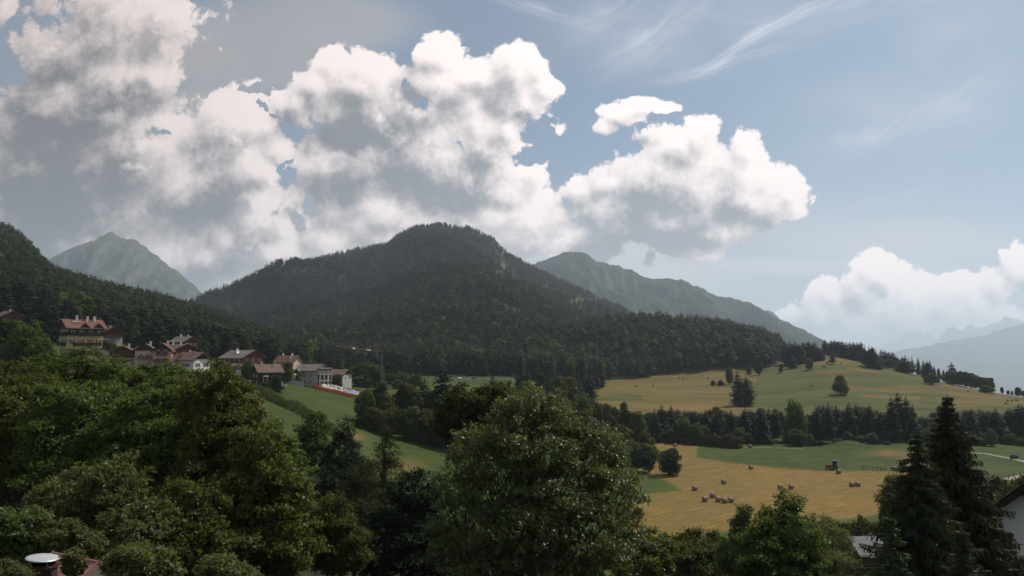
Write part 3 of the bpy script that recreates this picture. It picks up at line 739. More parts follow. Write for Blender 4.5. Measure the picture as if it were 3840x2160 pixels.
# ------------------------------------------------------------------ trees of the middle distance
UW = {'spruce':.38,'larch':.42,'round':.92,'tall':.56,'bush':1.75}
UH = {'spruce':1,'larch':1,'round':1.0,'tall':.99,'bush':.90}
def T_(kind, u, vb, vt, w, label=None, group=None, Y=None, sink=.15):
    """tree whose foot is at (u, vb) in the photograph, or at distance Y, and whose top is at vt; w = width in pixels"""
    base = kind.rstrip('0123456789')
    P = ground_at(u, vb) if Y is None else on_ground(u, Y, vb)
    s, t = ray(u, vt); top = t*P.y
    h = max(.5, (top-P.z))/UH[base]
    wm = w/F*P.y
    return plant(kind, P, h, wm/(h*UW[base]), label, group, sink)

# single trees and bushes of the upper meadow
for a in [
 ('round', 2735, 1441, 1368, 36, 'rounded tree just behind the tall dark clump on the upper meadow'),
 ('spruce1', 2768, 1523, 1384, 62, 'tall dark conifer, left one of the pair casting a long shadow on the upper meadow'),
 ('larch3', 2800, 1521, 1410, 62, 'bulky dark conifer, right one of the pair casting a long shadow on the upper meadow'),
 ('bush', 2674, 1446, 1425, 28, 'small round bush, left one of two side by side on the golden meadow'),
 ('bush', 2702, 1447, 1424, 36, 'oval bush, right one of two side by side on the golden meadow'),
 ('tall', 2845, 1407, 1337, 36, 'oval tree with a shadow to its left beside the meadow track'),
 ('larch', 2808, 1405, 1363, 28, 'small pale conifer in front of the dark wood edge on the meadow'),
 ('larch0', 2902, 1361, 1287, 24, 'slim bare-stemmed pine left of the hilltop clump'),
 ('larch2', 2923, 1345, 1282, 22, 'slim bare-stemmed pine standing closest to the hilltop clump'),
 ('spruce3', 2970, 1382, 1326, 36, 'dark cone-shaped tree in front of the hilltop clump with bales at its foot'),
 ('round', 3037, 1386, 1340, 36, 'rounded tree beside a row of bales under the hilltop clump'),
 ('bush', 2930, 1397, 1363, 30, 'small lone pointed bush on the hilltop meadow'),
 ('larch1', 3123, 1365, 1320, 26, 'lone tree with a clear trunk on the bare hilltop among bales'),
 ('bush', 3152, 1480, 1406, 98, 'large spreading bush alone in the middle of the upper meadow'),
 ('bush', 3495, 1442, 1395, 66, 'round dark bush alone on the right of the upper meadow'),
 ('bush', 2218, 1519, 1492, 42, 'dark bush at the lower left edge of the upper meadow'),
 ('spruce', 3444, 1383, 1337, 22, 'thin airy pine on the skyline to the right of the hilltop'),
 ('bush', 3820, 1478, 1450, 40, 'bush on the skyline at the right edge of the meadow'),
 ('bush', 3757, 1469, 1449, 20, 'tiny pointed bush on the skyline right of the long clump'),
 ]: T_(*a)
r_ = random.Random(8)
g = 'dark conifers of the hilltop clumps'
for i, (u, vb, vt, w) in enumerate([(2745,1366,1292,34),(2768,1368,1300,32),(2790,1366,1288,34),(2812,1372,1290,32),(2836,1368,1282,32),(2856,1364,1286,30),(2876,1360,1292,28),(2944,1366,1284,30),(2962,1362,1277,30),(2984,1362,1278,34),(3001,1362,1286,28),(3014,1350,1281,26),(3034,1352,1276,32),(3056,1352,1279,30),(3072,1350,1300,26)]):
    kd = 'larch' if i % 2 else 'spruce3'
    T_(kd, u, vb+3, vt, w*1.5, zoned(kd, u, [(2800,'at the left end of the wood corner on the hilltop meadow'),(2900,'at the right end of the wood corner on the hilltop meadow'),(3008,'in the left hilltop clump above the cone-shaped tree'),(9999,'in the right hilltop clump above the rounded tree')]), g)
    T_('larch', u+6, vb, vt+r_.uniform(6, 26), w*1.3, 'low '+zoned('larch', u, [(2900,'filling the wood corner on the hilltop meadow'),(9999,'filling the hilltop clumps')]), g)
g = 'trees in the row along the hilltop skyline'
r = random.Random(4)
T_('spruce3', 3094, 1322, 1271, 34, 'broad dark tree standing first in the hilltop skyline row', g)
for u, vb, vt, w, k in [(3118,1326,1274,26,'spruce'),(3132,1328,1273,26,'spruce'),(3146,1330,1277,26,'larch'),(3160,1331,1276,22,'spruce'),(3174,1333,1280,26,'larch'),(3188,1335,1281,24,'spruce'),(3202,1337,1280,24,'spruce'),(3216,1339,1282,24,'spruce'),(3230,1341,1279,26,'spruce'),
      (3246,1372,1288,30,'spruce'),(3262,1376,1290,28,'spruce'),(3274,1378,1296,26,'spruce'),(3288,1380,1308,26,'spruce'),(3306,1345,1308,26,'larch'),(3320,1345,1312,22,'spruce'),(3335,1350,1316,22,'spruce'),(3348,1354,1318,24,'spruce'),(3360,1360,1335,20,'larch')]:
    T_('spruce3' if k == 'spruce' and r.random() < .6 else k, u, vb+3, vt, w*1.55, zoned(k, u, [(3240,'in the level part of the hilltop skyline row'),(9999,'in the falling right part of the hilltop skyline row')]), g)
    T_('round' if u > 3240 else 'larch', u+7, vb+2, vt+r.uniform(8, 26), w*1.5, 'low tree filling gaps between the trunks of the hilltop skyline row', g)
g = 'low round trees in front of the hilltop skyline row'
for u, vb, vt, w in [(3298,1386,1352,42),(3330,1382,1342,50),(3352,1378,1352,34),(3368,1392,1358,30)]:
    T_('round', u, vb, vt, w, 'low round tree below the hilltop skyline row', g)
g = 'dark trees of the small skyline groups right of the hilltop'
for k, u, vb, vt, w in [('larch3',3392,1396,1350,40),('larch3',3412,1397,1352,36),('larch3',3478,1390,1358,32),('spruce',3386,1394,1336,26),('spruce',3397,1396,1329,28),('spruce',3409,1398,1340,26),('spruce',3421,1376,1331,20),('spruce',3464,1388,1346,22),('larch',3478,1388,1350,20),('spruce',3488,1389,1345,18)]:
    T_(k, u, vb+2, vt, w*1.4, 'dark tree in a small group on the skyline right of the hilltop', g)
g = 'small bushes along the falling skyline'
for u, vb, vt, w in [(3504,1399,1378,22),(3520,1402,1381,24),(3538,1405,1388,20),(3552,1410,1390,22),(3780,1474,1462,18),(3795,1476,1464,16),(3838,1484,1464,24)]:
    T_('bush', u, vb, vt, w, 'small bush along the falling skyline on the right', g)
g = 'trees of the long clump on the right skyline'
for k, u, vb, vt, w in [('round',3560,1432,1392,40),('spruce3',3572,1436,1357,30),('round',3584,1440,1384,44),('round',3606,1444,1388,40),('tall',3624,1448,1392,32),('tall',3642,1450,1394,32),('round',3660,1454,1400,32),('tall',3682,1458,1410,26),('tall',3700,1462,1414,26),('tall',3716,1464,1412,26),('bush',3700,1470,1444,60)]:
    T_(k, u, vb+4, vt, w*1.3, 'leafy tree in the long clump on the right skyline', g)

# belt of trees between the hay fields
BZ = [(2620,'in the belt behind the long hedge\'s left half'),(2800,'in the belt behind the long hedge\'s right half'),(2950,'in the belt left of the large domed tree'),(3150,'in the belt between domed tree and grassy mound'),(3330,'in the belt left of its tall cluster'),(3480,'in the belt under its tall cluster'),(3640,'in the belt behind the tallest foreground spruce'),(9999,'at the right end of the belt')]
g = 'trees of the river belt between the hay field and the upper meadow'
r = random.Random(11)
TOPS = [(2250,1540),(2290,1518),(2400,1512),(2450,1545),(2480,1518),(2520,1524),(2570,1532),(2610,1545),(2650,1535),(2700,1534),(2750,1530),(2800,1532),(2860,1534),(2900,1530),(2990,1560),(3050,1530),(3080,1512),(3110,1508),(3150,1532),(3185,1510),(3230,1525),(3270,1518),(3310,1545),(3420,1560),(3480,1545),(3520,1524),(3560,1518),(3610,1545),(3645,1530),(3690,1540),(3735,1528),(3780,1538),(3815,1520),(3860,1515)]
u = 2440
while u < 3880:
    vt = np.interp(u, [p[0] for p in TOPS], [p[1] for p in TOPS])+r.uniform(-8, 26)
    k = r.choice(['spruce','spruce3','larch','spruce','tall','larch3'])
    T_(k, u, 1600, vt, r.uniform(50, 76)*(1 if k != 'tall' else 1.2), zoned(k, u, BZ), g, Y=r.uniform(322, 385)); u += r.uniform(11, 18)
for u, vt, w in [(2456,1523,60),(2482,1514,60),(2516,1520,56),(2646,1534,46),(2690,1536,50),(2744,1532,48),(2790,1534,46),(2860,1536,50),(3062,1520,46),(3108,1505,54),(3186,1507,50),(3264,1516,52),(3545,1519,60),(3568,1520,54),(3644,1528,50),(3740,1529,44),(3790,1530,60),(3826,1512,70)]:
    T_('spruce', u, 1600, vt, w*1.35, 'tall '+zoned('spruce', u, [(l_, t_.replace('in the belt', 'at the front of the belt')) for l_, t_ in BZ]), g, Y=r.uniform(318, 336))
T_('round', 2985, 1640, 1487, 100, 'large domed tree rising out of the belt between the fields', None, Y=328)
for u, vt, w in [(3346,1483,54),(3372,1464,60),(3402,1482,56),(3425,1510,40)]:
    T_('spruce3', u, 1600, vt, w, 'tree in the tall cluster towering over the right half of the belt', 'tall cluster over the right half of the belt', Y=r.uniform(322,332))
g = 'low broadleaf trees along the front of the belt'
for u, vb, vt, w in [(2560,1650,1560,90),(2610,1660,1580,70),(2640,1665,1590,60),(2730,1670,1600,70),(2770,1672,1596,80),(2800,1676,1618,60),(2862,1678,1640,46),(2890,1678,1646,36),(2960,1680,1612,70),(2990,1678,1604,80),(3030,1680,1624,60),(3060,1682,1650,50),(3094,1684,1650,44),(3180,1686,1612,46),(3140,1686,1640,44),(3270,1690,1618,56),(3325,1690,1650,30),(3380,1692,1650,40),(3430,1690,1640,50),(3475,1690,1600,60),(3510,1690,1630,50),(3640,1695,1620,60),(3680,1700,1640,60),(3720,1700,1600,50),(3790,1705,1620,60),(3835,1705,1640,50),(3230,1690,1630,46)]:
    T_('round', u, vb, vt, w, 'low '+zoned('round', u, [(l_, t_.replace('in the belt', 'along the foot of the belt')) for l_, t_ in BZ]), g, Y=r.uniform(311, 322))
g = 'clipped dark bushes along the edge of the green meadow'
for u, vt in [(3010,1648),(3034,1652),(3056,1648),(3078,1650),(3128,1655),(3160,1652),(3196,1650),(3215,1655)]:
    T_('bush', u, 1684, vt, 34, 'dark bush at the upper edge of the green meadow', g, Y=309)
# dark leafy mass at the left end of the belt
g = 'dark trees at the left end of the belt'
for k, u, vt, w, Y in [('tall',2280,1520,70,300),('round',2310,1512,90,305),('tall',2350,1515,70,300),('round',2390,1530,90,290),('round',2330,1580,110,270),('round',2420,1610,90,268),('round',2370,1640,100,255),('round',2425,1655,110,256),('bush',2405,1680,130,242),('round',2280,1600,120,255)]:
    T_(k, u, 1650, vt, w, 'dark leafy tree at the left end of the belt beside the hay field', g, Y=Y)
T_('round1', 2513, 1782, 1672, 112, 'lone round dark tree standing in the hay field')
# hedge between the belt and the field
def hedge(name, label, pts, width, height, card, n, leaf, seed=3, cat='hedge'):
    r = np.random.default_rng(seed); P = np.array([tuple(p) for p in pts], float)
    seg = np.linalg.norm(np.diff(P, axis=0), axis=1); cum = np.concatenate([[0], np.cumsum(seg)])
    t = r.uniform(0, cum[-1], n); c = np.stack([np.interp(t, cum, P[:, i]) for i in range(3)], -1)
    d = unit(np.array([P[-1,0]-P[0,0], P[-1,1]-P[0,1], 0.])); side = np.array([-d[1], d[0], 0])
    a = r.uniform(-.25, math.pi+.25, n); bul = 1+.22*fbm(t/3.1, t*0+seed, 3, seed)*2
    q = r.uniform(.75, 1.03, n)*bul
    p = c+side*(np.cos(a)*q*width/2)[:, None]; p[:, 2] += np.clip(np.sin(a), -.1, 1)*q*height*.98
    p[:, 2] = np.maximum(p[:, 2], c[:, 2]+r.uniform(0, .3, n))
    o = unit(side*np.cos(a)[:, None]+np.array([0,0,1.])*np.sin(a)[:, None]+r.normal(size=(n,3))*.5)
    A = unit(np.cross(o, r.normal(size=(n,3)))); B = np.cross(o, A); sz = card*r.uniform(.7, 1.3, size=(n,1))
    V, Fc = cards(p, A*sz, B*sz*.65); base = P[0]
    e = empty(name, tuple(base), 0, label, cat)
    g = Geo(); g.add(V-base, Fc); link('foliage', g.mesh('hedge_foliage', [MATS[leaf]]), None, e)
    s = Geo()
    for k in range(0, max(2, int(cum[-1]/2.5))):
        q = np.array([np.interp(k*2.5, cum, P[:, i]) for i in range(3)])-base
        s.tube([q-[0,0,.2], q+[0,0,height*.7]], [.07,.03], 5)
    link('stem', s.mesh('hedge_stems', [MATS['bark']]), None, e)
    return e
HP = [ground_at(u, v) for u, v in [(2450,1655),(2530,1660),(2620,1668),(2700,1676),(2780,1682)]]
hedge('hedge', 'long thick dark hedge along the top of the hay field', HP, 4.5, 4.8, .26, 18000, 'leaf_broad')

# ---- the middle of the valley
g = 'dark trees of the clump on the lawn in the middle'
r = random.Random(21)
T_('spruce3', 1662, 1602, 1366, 130, 'tall dark conifer, highest of the clump on the lawn', None, Y=232)
for k, u, vt, w, Y in [('round',1370,1450,100,238),('tall',1420,1432,100,245),('round',1455,1465,110,235),('tall',1500,1440,100,240),('round',1545,1430,120,238),('spruce3',1590,1412,90,240),('round',1620,1450,110,232),('round',1700,1475,110,232),('round',1400,1520,110,226),('round',1470,1520,120,224),('round',1540,1510,130,224),('round',1610,1520,130,224),('round',1680,1530,130,222),('bush',1350,1560,70,224),('bush',1740,1560,120,222)]:
    T_(k, u, 1600, vt, w, zoned(k, u, [(1480,'in the left part of the lawn clump'),(1600,'in the middle of the lawn clump'),(9999,'in the right part of the lawn clump')]), g, Y=Y)
T_('spruce3', 1847, 1560, 1398, 74, 'dark pointed conifer in front of the parking place', None, Y=300)
g = 'valley-floor trees behind the big windblown tree'
for k, u, vt, w, Y in [('round',1795,1455,110,330),('round',1730,1460,90,330),('round',1900,1440,120,330),('round',1980,1420,110,360),('tall',2030,1395,70,400),('round',2085,1400,110,400),('tall',2130,1405,90,420),('round',2140,1440,120,340),('round',2190,1465,120,330),('round',2240,1490,90,320),('round',2100,1480,130,300),('tall',1960,1400,80,420),('bush',2270,1540,80,310),('spruce',2060,1380,50,460),('spruce',2100,1385,50,460),('spruce',2170,1390,60,460),('spruce',2210,1395,60,470)]:
    T_(k, u, 1600, vt, w, zoned(k, u, [(1920,'behind the left shoulder of the big windblown tree'),(2110,'behind the top of the big windblown tree'),(9999,'behind the right shoulder of the big windblown tree')]), g, Y=Y)
g = 'park trees in front of the wooded hill'
for i in range(34):
    u = r.uniform(1440, 2200); Y = r.uniform(520, 640)
    kd = r.choice(['spruce','larch','spruce','tall'])
    T_(kd, u, 1420, 1420-r.uniform(60, 105), r.uniform(26, 40), zoned(kd, u, [(1640,'on the grass behind the lawn clump'),(1860,'beside the parking ground'),(9999,'on the grass right of the parking ground')]), g, Y=Y)
g = 'round trees behind the white houses'
for u, vt, w, Y in [(1095,1345,60,410),(1185,1350,80,430),(1250,1365,80,430),(1290,1372,60,425),(1210,1372,60,420),(1460,1395,80,430),(1510,1390,80,430),(1560,1400,70,430),(1490,1420,60,400)]:
    T_('round', u, 1440, vt, w, 'olive green round tree behind the houses at the edge of the village', g, Y=Y)
g = 'big dark trees right of the building site'
for k, u, vt, w, Y in [('round',1345,1355,80,405),('round',1385,1352,90,405),('tall',1410,1362,70,400),('round',1360,1400,100,395)]:
    T_(k, u, 1450, vt, w, 'big dark tree right of the building site', g, Y=Y)

# ---- village trees
g = 'dark conifers behind the village'
r = random.Random(31)
for i in range(66):
    u = r.uniform(-60, 1330); Y = r.uniform(330, 470)+(60 if u > 900 else 0)
    vg = float(pix(*on_ground(u, Y))[1])
    kd = r.choice(['spruce','larch','spruce','tall'])
    T_(kd, u, vg, vg-r.uniform(75, 125), r.uniform(30, 46), zoned(kd, u, [(230,'on the slope left of the yellow guest house'),(430,'on the slope above the yellow guest house'),(640,'on the slope above the long pink house'),(860,'behind the grey roofed tower-like house'),(1060,'behind the red balcony chalet'),(9999,'behind the unfinished house')]), g, Y=Y)
for a in [
 ('tall', 25, 1330, 1185, 120, 'pale olive tree at the far left edge above the village', None, 210),
 ('round', 95, 1400, 1190, 180, 'big round olive tree on the far left', None, 190),
 ('round', 150, 1400, 1260, 130, 'olive tree between the big round tree and the yellow house', None, 185),
 ('spruce1', 198, 1300, 1128, 56, 'tall black conifer left of the yellow house', None, 290),
 ('spruce1', 112, 1240, 1125, 60, 'dark conifer above the big round olive tree', None, 330),
 ('round', 358, 1300, 1182, 70, 'olive tree rising behind the roof of the yellow house', None, 300),
 ('round', 400, 1330, 1270, 90, 'round tree right of the yellow house', None, 262),
 ('round', 440, 1340, 1290, 80, 'round tree between the yellow house and the long pink house', None, 262),
 ('spruce3', 585, 1300, 1178, 90, 'broad black conifer behind the long pink house', None, 350),
 ('tall', 490, 1290, 1185, 70, 'olive tree behind the long pink house', None, 345),
 ('round', 655, 1400, 1325, 66, 'dark tree between the low red roof and the grey roofed house', None, 262),
 ('round', 690, 1390, 1345, 50, 'bushy tree beside the grey roofed white house', None, 262),
 ('round', 925, 1440, 1345, 66, 'dark tree hiding the front of the chalet with balconies', None, 305),
 ('bush', 890, 1452, 1405, 70, 'dark bush below the chalet with balconies', None, 300),
 ('bush', 960, 1460, 1420, 60, 'grey green bush below the dark cabin', None, 300),
 ('tall', 1000, 1480, 1425, 50, 'small upright tree in front of the dark cabin', None, 285),
 ('spruce3', 1030, 1560, 1400, 60, 'black conifer at the top of the lawn hedge', None, 280),
 ('round', 1070, 1440, 1350, 80, 'dark tree between the cabin and the building site house', None, 345),
 ('bush', 1115, 1450, 1405, 44, 'dark bush at the wall of the building site house', None, 350),
 ('round', 1260, 1440, 1398, 50, 'small round tree covering the right end of the long grey roof', None, 365),
 ]: T_(*a[:6], a[6], Y=a[7])
HP = [on_ground(u, Y, 1550) for u, Y in [(960,268),(1010,252),(1060,236),(1120,222),(1180,206),(1240,192),(1300,182)]]
hedge('hedge', 'overgrown hedge running down between the two lawns', HP, 4.0, 2.6, .22, 11000, 'leaf_broad', 6)
HP = [on_ground(u, Y, 1380) for u, Y in [(560,232),(600,228),(640,222)]]
hedge('hedge', 'clipped dark hedge below the long pink house', HP, 3.0, 3.0, .16, 7000, 'leaf_spruce', 8)
g = 'bushes at the top of the left lawn'
for u, vb, vt, w in [(905,1455,1415,60),(940,1480,1440,50),(975,1490,1448,50),(1010,1510,1465,50),(870,1440,1400,60)]:
    T_('bush', u, vb, vt, w, 'bush at the top of the left lawn', g, Y=275)

# ------------------------------------------------------------------ the big trees close to the camera
def big_tree(name, label, foot, lobes, leaf, n_leaf, size, seed, group=None, sub=16, spray=7, drop=0., trunk=.22, elong=.5, fill=.28, cat='tree', lean=(0,0,0)):
    """lobes: (photo x, photo y, distance, half width px, half height px)"""
    r = np.random.default_rng(seed)
    Fp = on_ground(*foot)
    L = []
    for (u, v, Y, ru, rv) in lobes:
        c = at(u, v, Y)-Fp; L.append((c.x, c.y, c.z, ru/F*Y, (ru+rv)/2/F*Y*.95, rv/F*Y))
    L = np.array(L); area = L[:,3]*L[:,5]; pa = area/area.sum()
    C_, R_, O_ = [], [], []
    for li, l in enumerate(L):
        m = max(12, int(sub*2.4*len(L)*pa[li]))
        for k in range(m):
            d = unit(r.normal(size=3)); d[2] = d[2]*.85+.15
            q = r.uniform(.13,.28)
            C_.append(l[:3]+d*l[3:6]*(1-q*.6)*r.uniform(.85,1.15)); R_.append(l[3:6]*q*np.array([1,1,.8])); O_.append(d)
    C_ = np.array(C_); R_ = np.array(R_); O_ = np.array(O_)
    ns = int(n_leaf/spray); n1 = int(ns*(1-fill)); n2 = ns-n1
    w = (R_[:,0]**2); w /= w.sum()
    si = r.choice(len(C_), n1, p=w); d = unit(r.normal(size=(n1,3))); d[:,2] = np.where(d[:,2] < -.25, -d[:,2]*.8, d[:,2])
    p1 = C_[si]+d*R_[si]*np.where(r.random((n1,1)) < .14, r.uniform(1.1,1.75,size=(n1,1)), r.uniform(.55,1.12,size=(n1,1))); o1 = unit(d+O_[si]*.5)
    li = r.choice(len(L), n2, p=pa); d2 = unit(r.normal(size=(n2,3)))
    p2 = L[li,:3]+d2*L[li,3:6]*(r.random((n2,1))**.4)*.88
    P = np.concatenate([p1,p2]); O = np.concatenate([o1,d2])
    n = len(P)*spray
    P = np.repeat(P, spray, 0); O = np.repeat(O, spray, 0); tw = np.repeat(unit(O[::spray]+np.array(lean)+np.array([0,0,.35])+r.normal(size=(len(P)//spray,3))*.35), spray, 0)
    sz = size*1.15*r.uniform(.6,1.4,size=(n,1))
    P = P+tw*r.uniform(-.5,1.2,size=(n,1))*size*1.7+r.normal(size=(n,3))*size*.9
    nrm = unit(O*.45+np.array([0,0,.45])+r.normal(size=(n,3))*.6)
    a = unit(tw*.7+r.normal(size=(n,3))*.6); a[:,2] -= drop; a = unit(a-nrm*(a*nrm).sum(1,keepdims=True)); b = np.cross(nrm, a)
    g = Geo(); g.add(*cards(P, a*sz, b*sz*elong))
    e = empty(name, Fp, 0, label, cat, group)
    link('crown', g.mesh(name+'_leaves', [MATS[leaf]]), None, e)
    t = Geo(); top = L[:,:3].mean(0)*.55; top[2] = max(1.0, L[:,2].min()*.6)
    t.tube([(0,0,-.5), (top[0]*.3, top[1]*.3, top[2]*.5), tuple(top)], [trunk*1.2, trunk, trunk*.75], 9)
    for i, l in enumerate(L):
        mid = top*.5+l[:3]*.5+r.normal(size=3)*.25
        t.tube([tuple(top), tuple(mid), tuple(l[:3])], [trunk*.6, trunk*.38, trunk*.16], 6)
        cs = C_[np.linalg.norm((C_-l[:3])/l[3:6], axis=1) < 1.2]
        for c in cs[:14]:
            t.tube([tuple(l[:3]*.8+mid*.2), tuple((l[:3]+c)/2+r.normal(size=3)*.1), tuple(c)], [trunk*.2, trunk*.11, .012], 4)
    link('trunk', t.mesh(name+'_wood', [MATS['bark']], True), None, e)
    return e

# left mass, far to near
big_tree('broadleaf_tree', 'leafy tree at the far left edge behind the front trees', (-60,88), [(-60,1480,88,150,120),(60,1450,88,150,100),(0,1600,86,200,150)], 'leaf_broad', 26000, .17, 1)
big_tree('broadleaf_tree', 'broad tree whose top meets the foot of the yellow house', (250,84), [(200,1400,84,130,75),(320,1390,84,140,80),(250,1500,82,200,130)], 'leaf_maple', 30000, .15, 2)
big_tree('broadleaf_tree', 'broad tree whose top hides the foot of the long pink house', (520,82), [(470,1435,82,130,80),(590,1450,82,130,80),(520,1540,80,200,120)], 'leaf_maple', 30000, .15, 3)
big_tree('broadleaf_tree', 'tree with a sloping crown above the left lawn, partly behind the tall one', (700,80), [(690,1455,80,110,75),(650,1560,78,170,120)], 'leaf_maple', 22000, .15, 4)
big_tree('broadleaf_tree', 'leafy tree leaning over the edge of the left lawn', (1060,92), [(1050,1720,92,80,90),(1100,1830,90,90,110),(1010,1640,92,60,60)], 'leaf_maple', 20000, .15, 5)
big_tree('maple_tree', 'large maple filling the left edge of the picture', (40,60), [(20,1640,60,190,160),(140,1560,62,160,120),(90,1780,58,210,150)], 'leaf_maple', 42000, .13, 6)
big_tree('maple_tree', 'large maple with a dark hollow under its crown, left of the middle maple', (330,58), [(320,1560,58,190,130),(260,1700,56,190,150),(430,1680,56,180,150),(340,1840,54,220,140)], 'leaf_maple', 52000, .125, 7)
big_tree('maple_tree', 'tall maple with brownish seed clusters in the middle of the left mass', (620,54), [(600,1590,54,170,130),(560,1740,52,170,150),(690,1720,52,150,150),(620,1880,50,200,150)], 'leaf_maple', 52000, .12, 8)
big_tree('ash_tree', 'tall upright tree with the highest crown of the left mass', (850,50), [(825,1440,50,85,85),(790,1540,50,120,110),(890,1560,50,100,110),(860,1690,49,150,140),(780,1820,48,160,140)], 'leaf_maple', 56000, .105, 9, elong=.42)
big_tree('maple_tree', 'maple with a rounded right side over the dark gap', (1000,44), [(985,1700,44,110,110),(1050,1830,43,110,120),(960,1900,43,170,140),(1060,1990,42,120,130),(980,2090,42,190,120)], 'leaf_maple', 56000, .10, 10)
big_tree('maple_tree', 'nearest maple with pale green clumps, left of the middle at the bottom', (430,38), [(430,1830,38,120,110),(300,1900,38,170,130),(480,1980,37,160,120),(330,2080,36,240,110)], 'leaf_light', 44000, .085, 11)
big_tree('maple_tree', 'shady maple behind the small roof at the bottom', (680,40), [(690,1950,40,150,120),(640,2090,39,180,110),(800,2080,39,140,110)], 'leaf_maple', 36000, .09, 12)
big_tree('shrub', 'pale feathery shrub at the bottom left corner', (40,26), [(60,1985,26,110,70),(-10,2040,26,120,80),(120,2045,26,90,50)], 'leaf_light', 22000, .05, 13, cat='shrub', trunk=.06)
big_tree('shrub', 'pale shrub with upright shoots beside the small roof', (240,19), [(250,2030,26,70,60),(320,2060,26,60,50)], 'leaf_light', 9000, .05, 14, cat='shrub', trunk=.05)
big_tree('shrub', 'loose shrub growing in front of the small red roof', (268,17), [(272,2098,17,22,26),(280,2130,17,28,26)], 'leaf_light', 8000, .036, 15, cat='shrub', trunk=.04)
big_tree('shrub', 'spiky pale shrub at the bottom edge right of the small roof', (480,16), [(440,2125,16,44,40),(520,2125,16,100,60),(610,2150,16,70,50)], 'leaf_light', 18000, .045, 16, cat='shrub', trunk=.05)
big_tree('shrub', 'spiky pale shrub at the bottom edge under the tall tree', (830,22), [(820,2140,22,80,50),(860,2180,22,90,60)], 'leaf_light', 9000, .045, 17, cat='shrub', trunk=.05)
big_tree('shrub', 'low brownish shrub right of the chimney cap at the bottom left corner', (30,16), [(45,2165,16,62,34),(0,2160,16,50,44)], 'leaf_light', 7000, .034, 18, cat='shrub', trunk=.04)

# trees in the hollow between the left mass and the windblown tree
big_tree('broadleaf_tree', 'airy tree standing at the edge of the lawn left of the slim conifers', (1170,118), [(1175,1620,118,62,75),(1165,1710,117,85,70)], 'leaf_broad', 13000, .19, 21)
big_tree('larch_tree', 'slender dark tree rising in front of the lawn', (1290,84), [(1290,1620,84,42,60),(1280,1710,84,75,80),(1290,1830,82,110,110)], 'leaf_spruce', 20000, .14, 22, elong=.3)
big_tree('larch_tree', 'slim feathery conifer against the lower lawn', (1450,66), [(1448,1625,66,26,45),(1445,1700,66,52,60),(1440,1800,66,90,80),(1440,1930,65,120,110)], 'leaf_larch', 24000, .10, 23, elong=.25, drop=.3)
big_tree('larch_tree', 'low conifer with an open crown before the dry patch', (1340,58), [(1360,1790,58,70,70),(1330,1900,58,110,90),(1310,2020,57,150,120)], 'leaf_larch', 24000, .10, 24, elong=.25, drop=.3)
big_tree('broadleaf_tree', 'dark tree filling the hollow at the bottom left of the windblown tree', (1560,54), [(1570,1860,54,100,90),(1530,1980,54,140,110),(1600,2090,52,170,120),(1420,2080,52,140,110)], 'leaf_spruce', 40000, .11, 25)
big_tree('broadleaf_tree', 'dark shady tree at the bottom beside the rounded maple', (1260,46), [(1270,2060,46,120,110),(1230,1960,47,80,90)], 'leaf_broad', 20000, .10, 26)
big_tree('broadleaf_tree', 'leafy tree close behind the left shoulder of the windblown tree', (1780,74), [(1760,1520,74,100,70),(1690,1590,74,80,70),(1870,1500,75,90,60),(1780,1620,74,130,90)], 'leaf_broad', 30000, .14, 27)
big_tree('ash_tree', 'big windblown tree with glinting leaves in the centre', (1980,45),
  [(1995,1525,45,110,85),(1915,1600,45,110,90),(2110,1590,45,120,90),(1800,1700,45,110,110),(2010,1710,44,180,140),(2210,1690,45,130,100),(1730,1820,45,100,120),(1870,1850,43,160,140),(2090,1860,43,190,150),(2290,1790,45,110,100),(2320,1900,44,110,110),(1720,1990,44,120,130),(1930,2030,42,190,150),(2190,2040,42,180,140),(2350,2010,44,80,90),(1780,2120,42,170,110),(2060,2140,42,200,110)],
  'leaf_ash', 120000, .085, 28, elong=.42, lean=(-.5,0,.25), sub=18, trunk=.3, fill=.3)
big_tree('broadleaf_tree', 'low leafy tree under the right side of the windblown tree', (2430,62), [(2440,2070,62,90,70),(2400,2140,60,110,70)], 'leaf_maple', 16000, .11, 29)

# right foreground
big_tree('broadleaf_tree', 'grey green bushy tree at the lower edge of the hay field', (2590,70), [(2540,2060,70,80,45),(2640,2050,70,90,50),(2600,2130,68,140,70)], 'leaf_broad', 24000, .12, 31)
big_tree('broadleaf_tree', 'fresh green pointed tree standing before the hay field', (2950,56), [(2960,1890,56,52,52),(2935,1960,56,80,70),(2900,2060,55,110,100),(2990,2040,55,100,100),(2930,2140,54,150,80)], 'leaf_maple', 40000, .10, 32, elong=.45)
big_tree('broadleaf_tree', 'thin light green tree left of the fresh green pointed tree', (2790,58), [(2790,1935,58,34,40),(2785,2010,58,50,60),(2770,2110,57,80,70)], 'leaf_light', 14000, .09, 33)
big_tree('broadleaf_tree', 'pale feathery tree between the fresh green tree and the spruces', (3100,60), [(3080,1990,60,60,60),(3120,2070,60,80,80),(3080,2140,58,120,70)], 'leaf_light', 22000, .09, 34, elong=.3)
big_tree('broadleaf_tree', 'willow-green tree showing left of the spruce tops', (3360,100), [(3370,1830,100,60,45),(3340,1900,100,50,60)], 'leaf_light', 12000, .15, 35, elong=.3)
g = 'dark bushes at the lower right edge of the hay field'
for u, vt, w in [(3060,1972,60),(3105,1950,60),(3150,1945,60),(3190,1948,66),(3225,1936,56),(3250,1920,50),(3285,1930,60)]:
    T_('round', u, 1980, vt, w*2.2, 'dark bush at the lower right edge of the hay field', g, Y=128)
g = 'bushes right of the spruces'
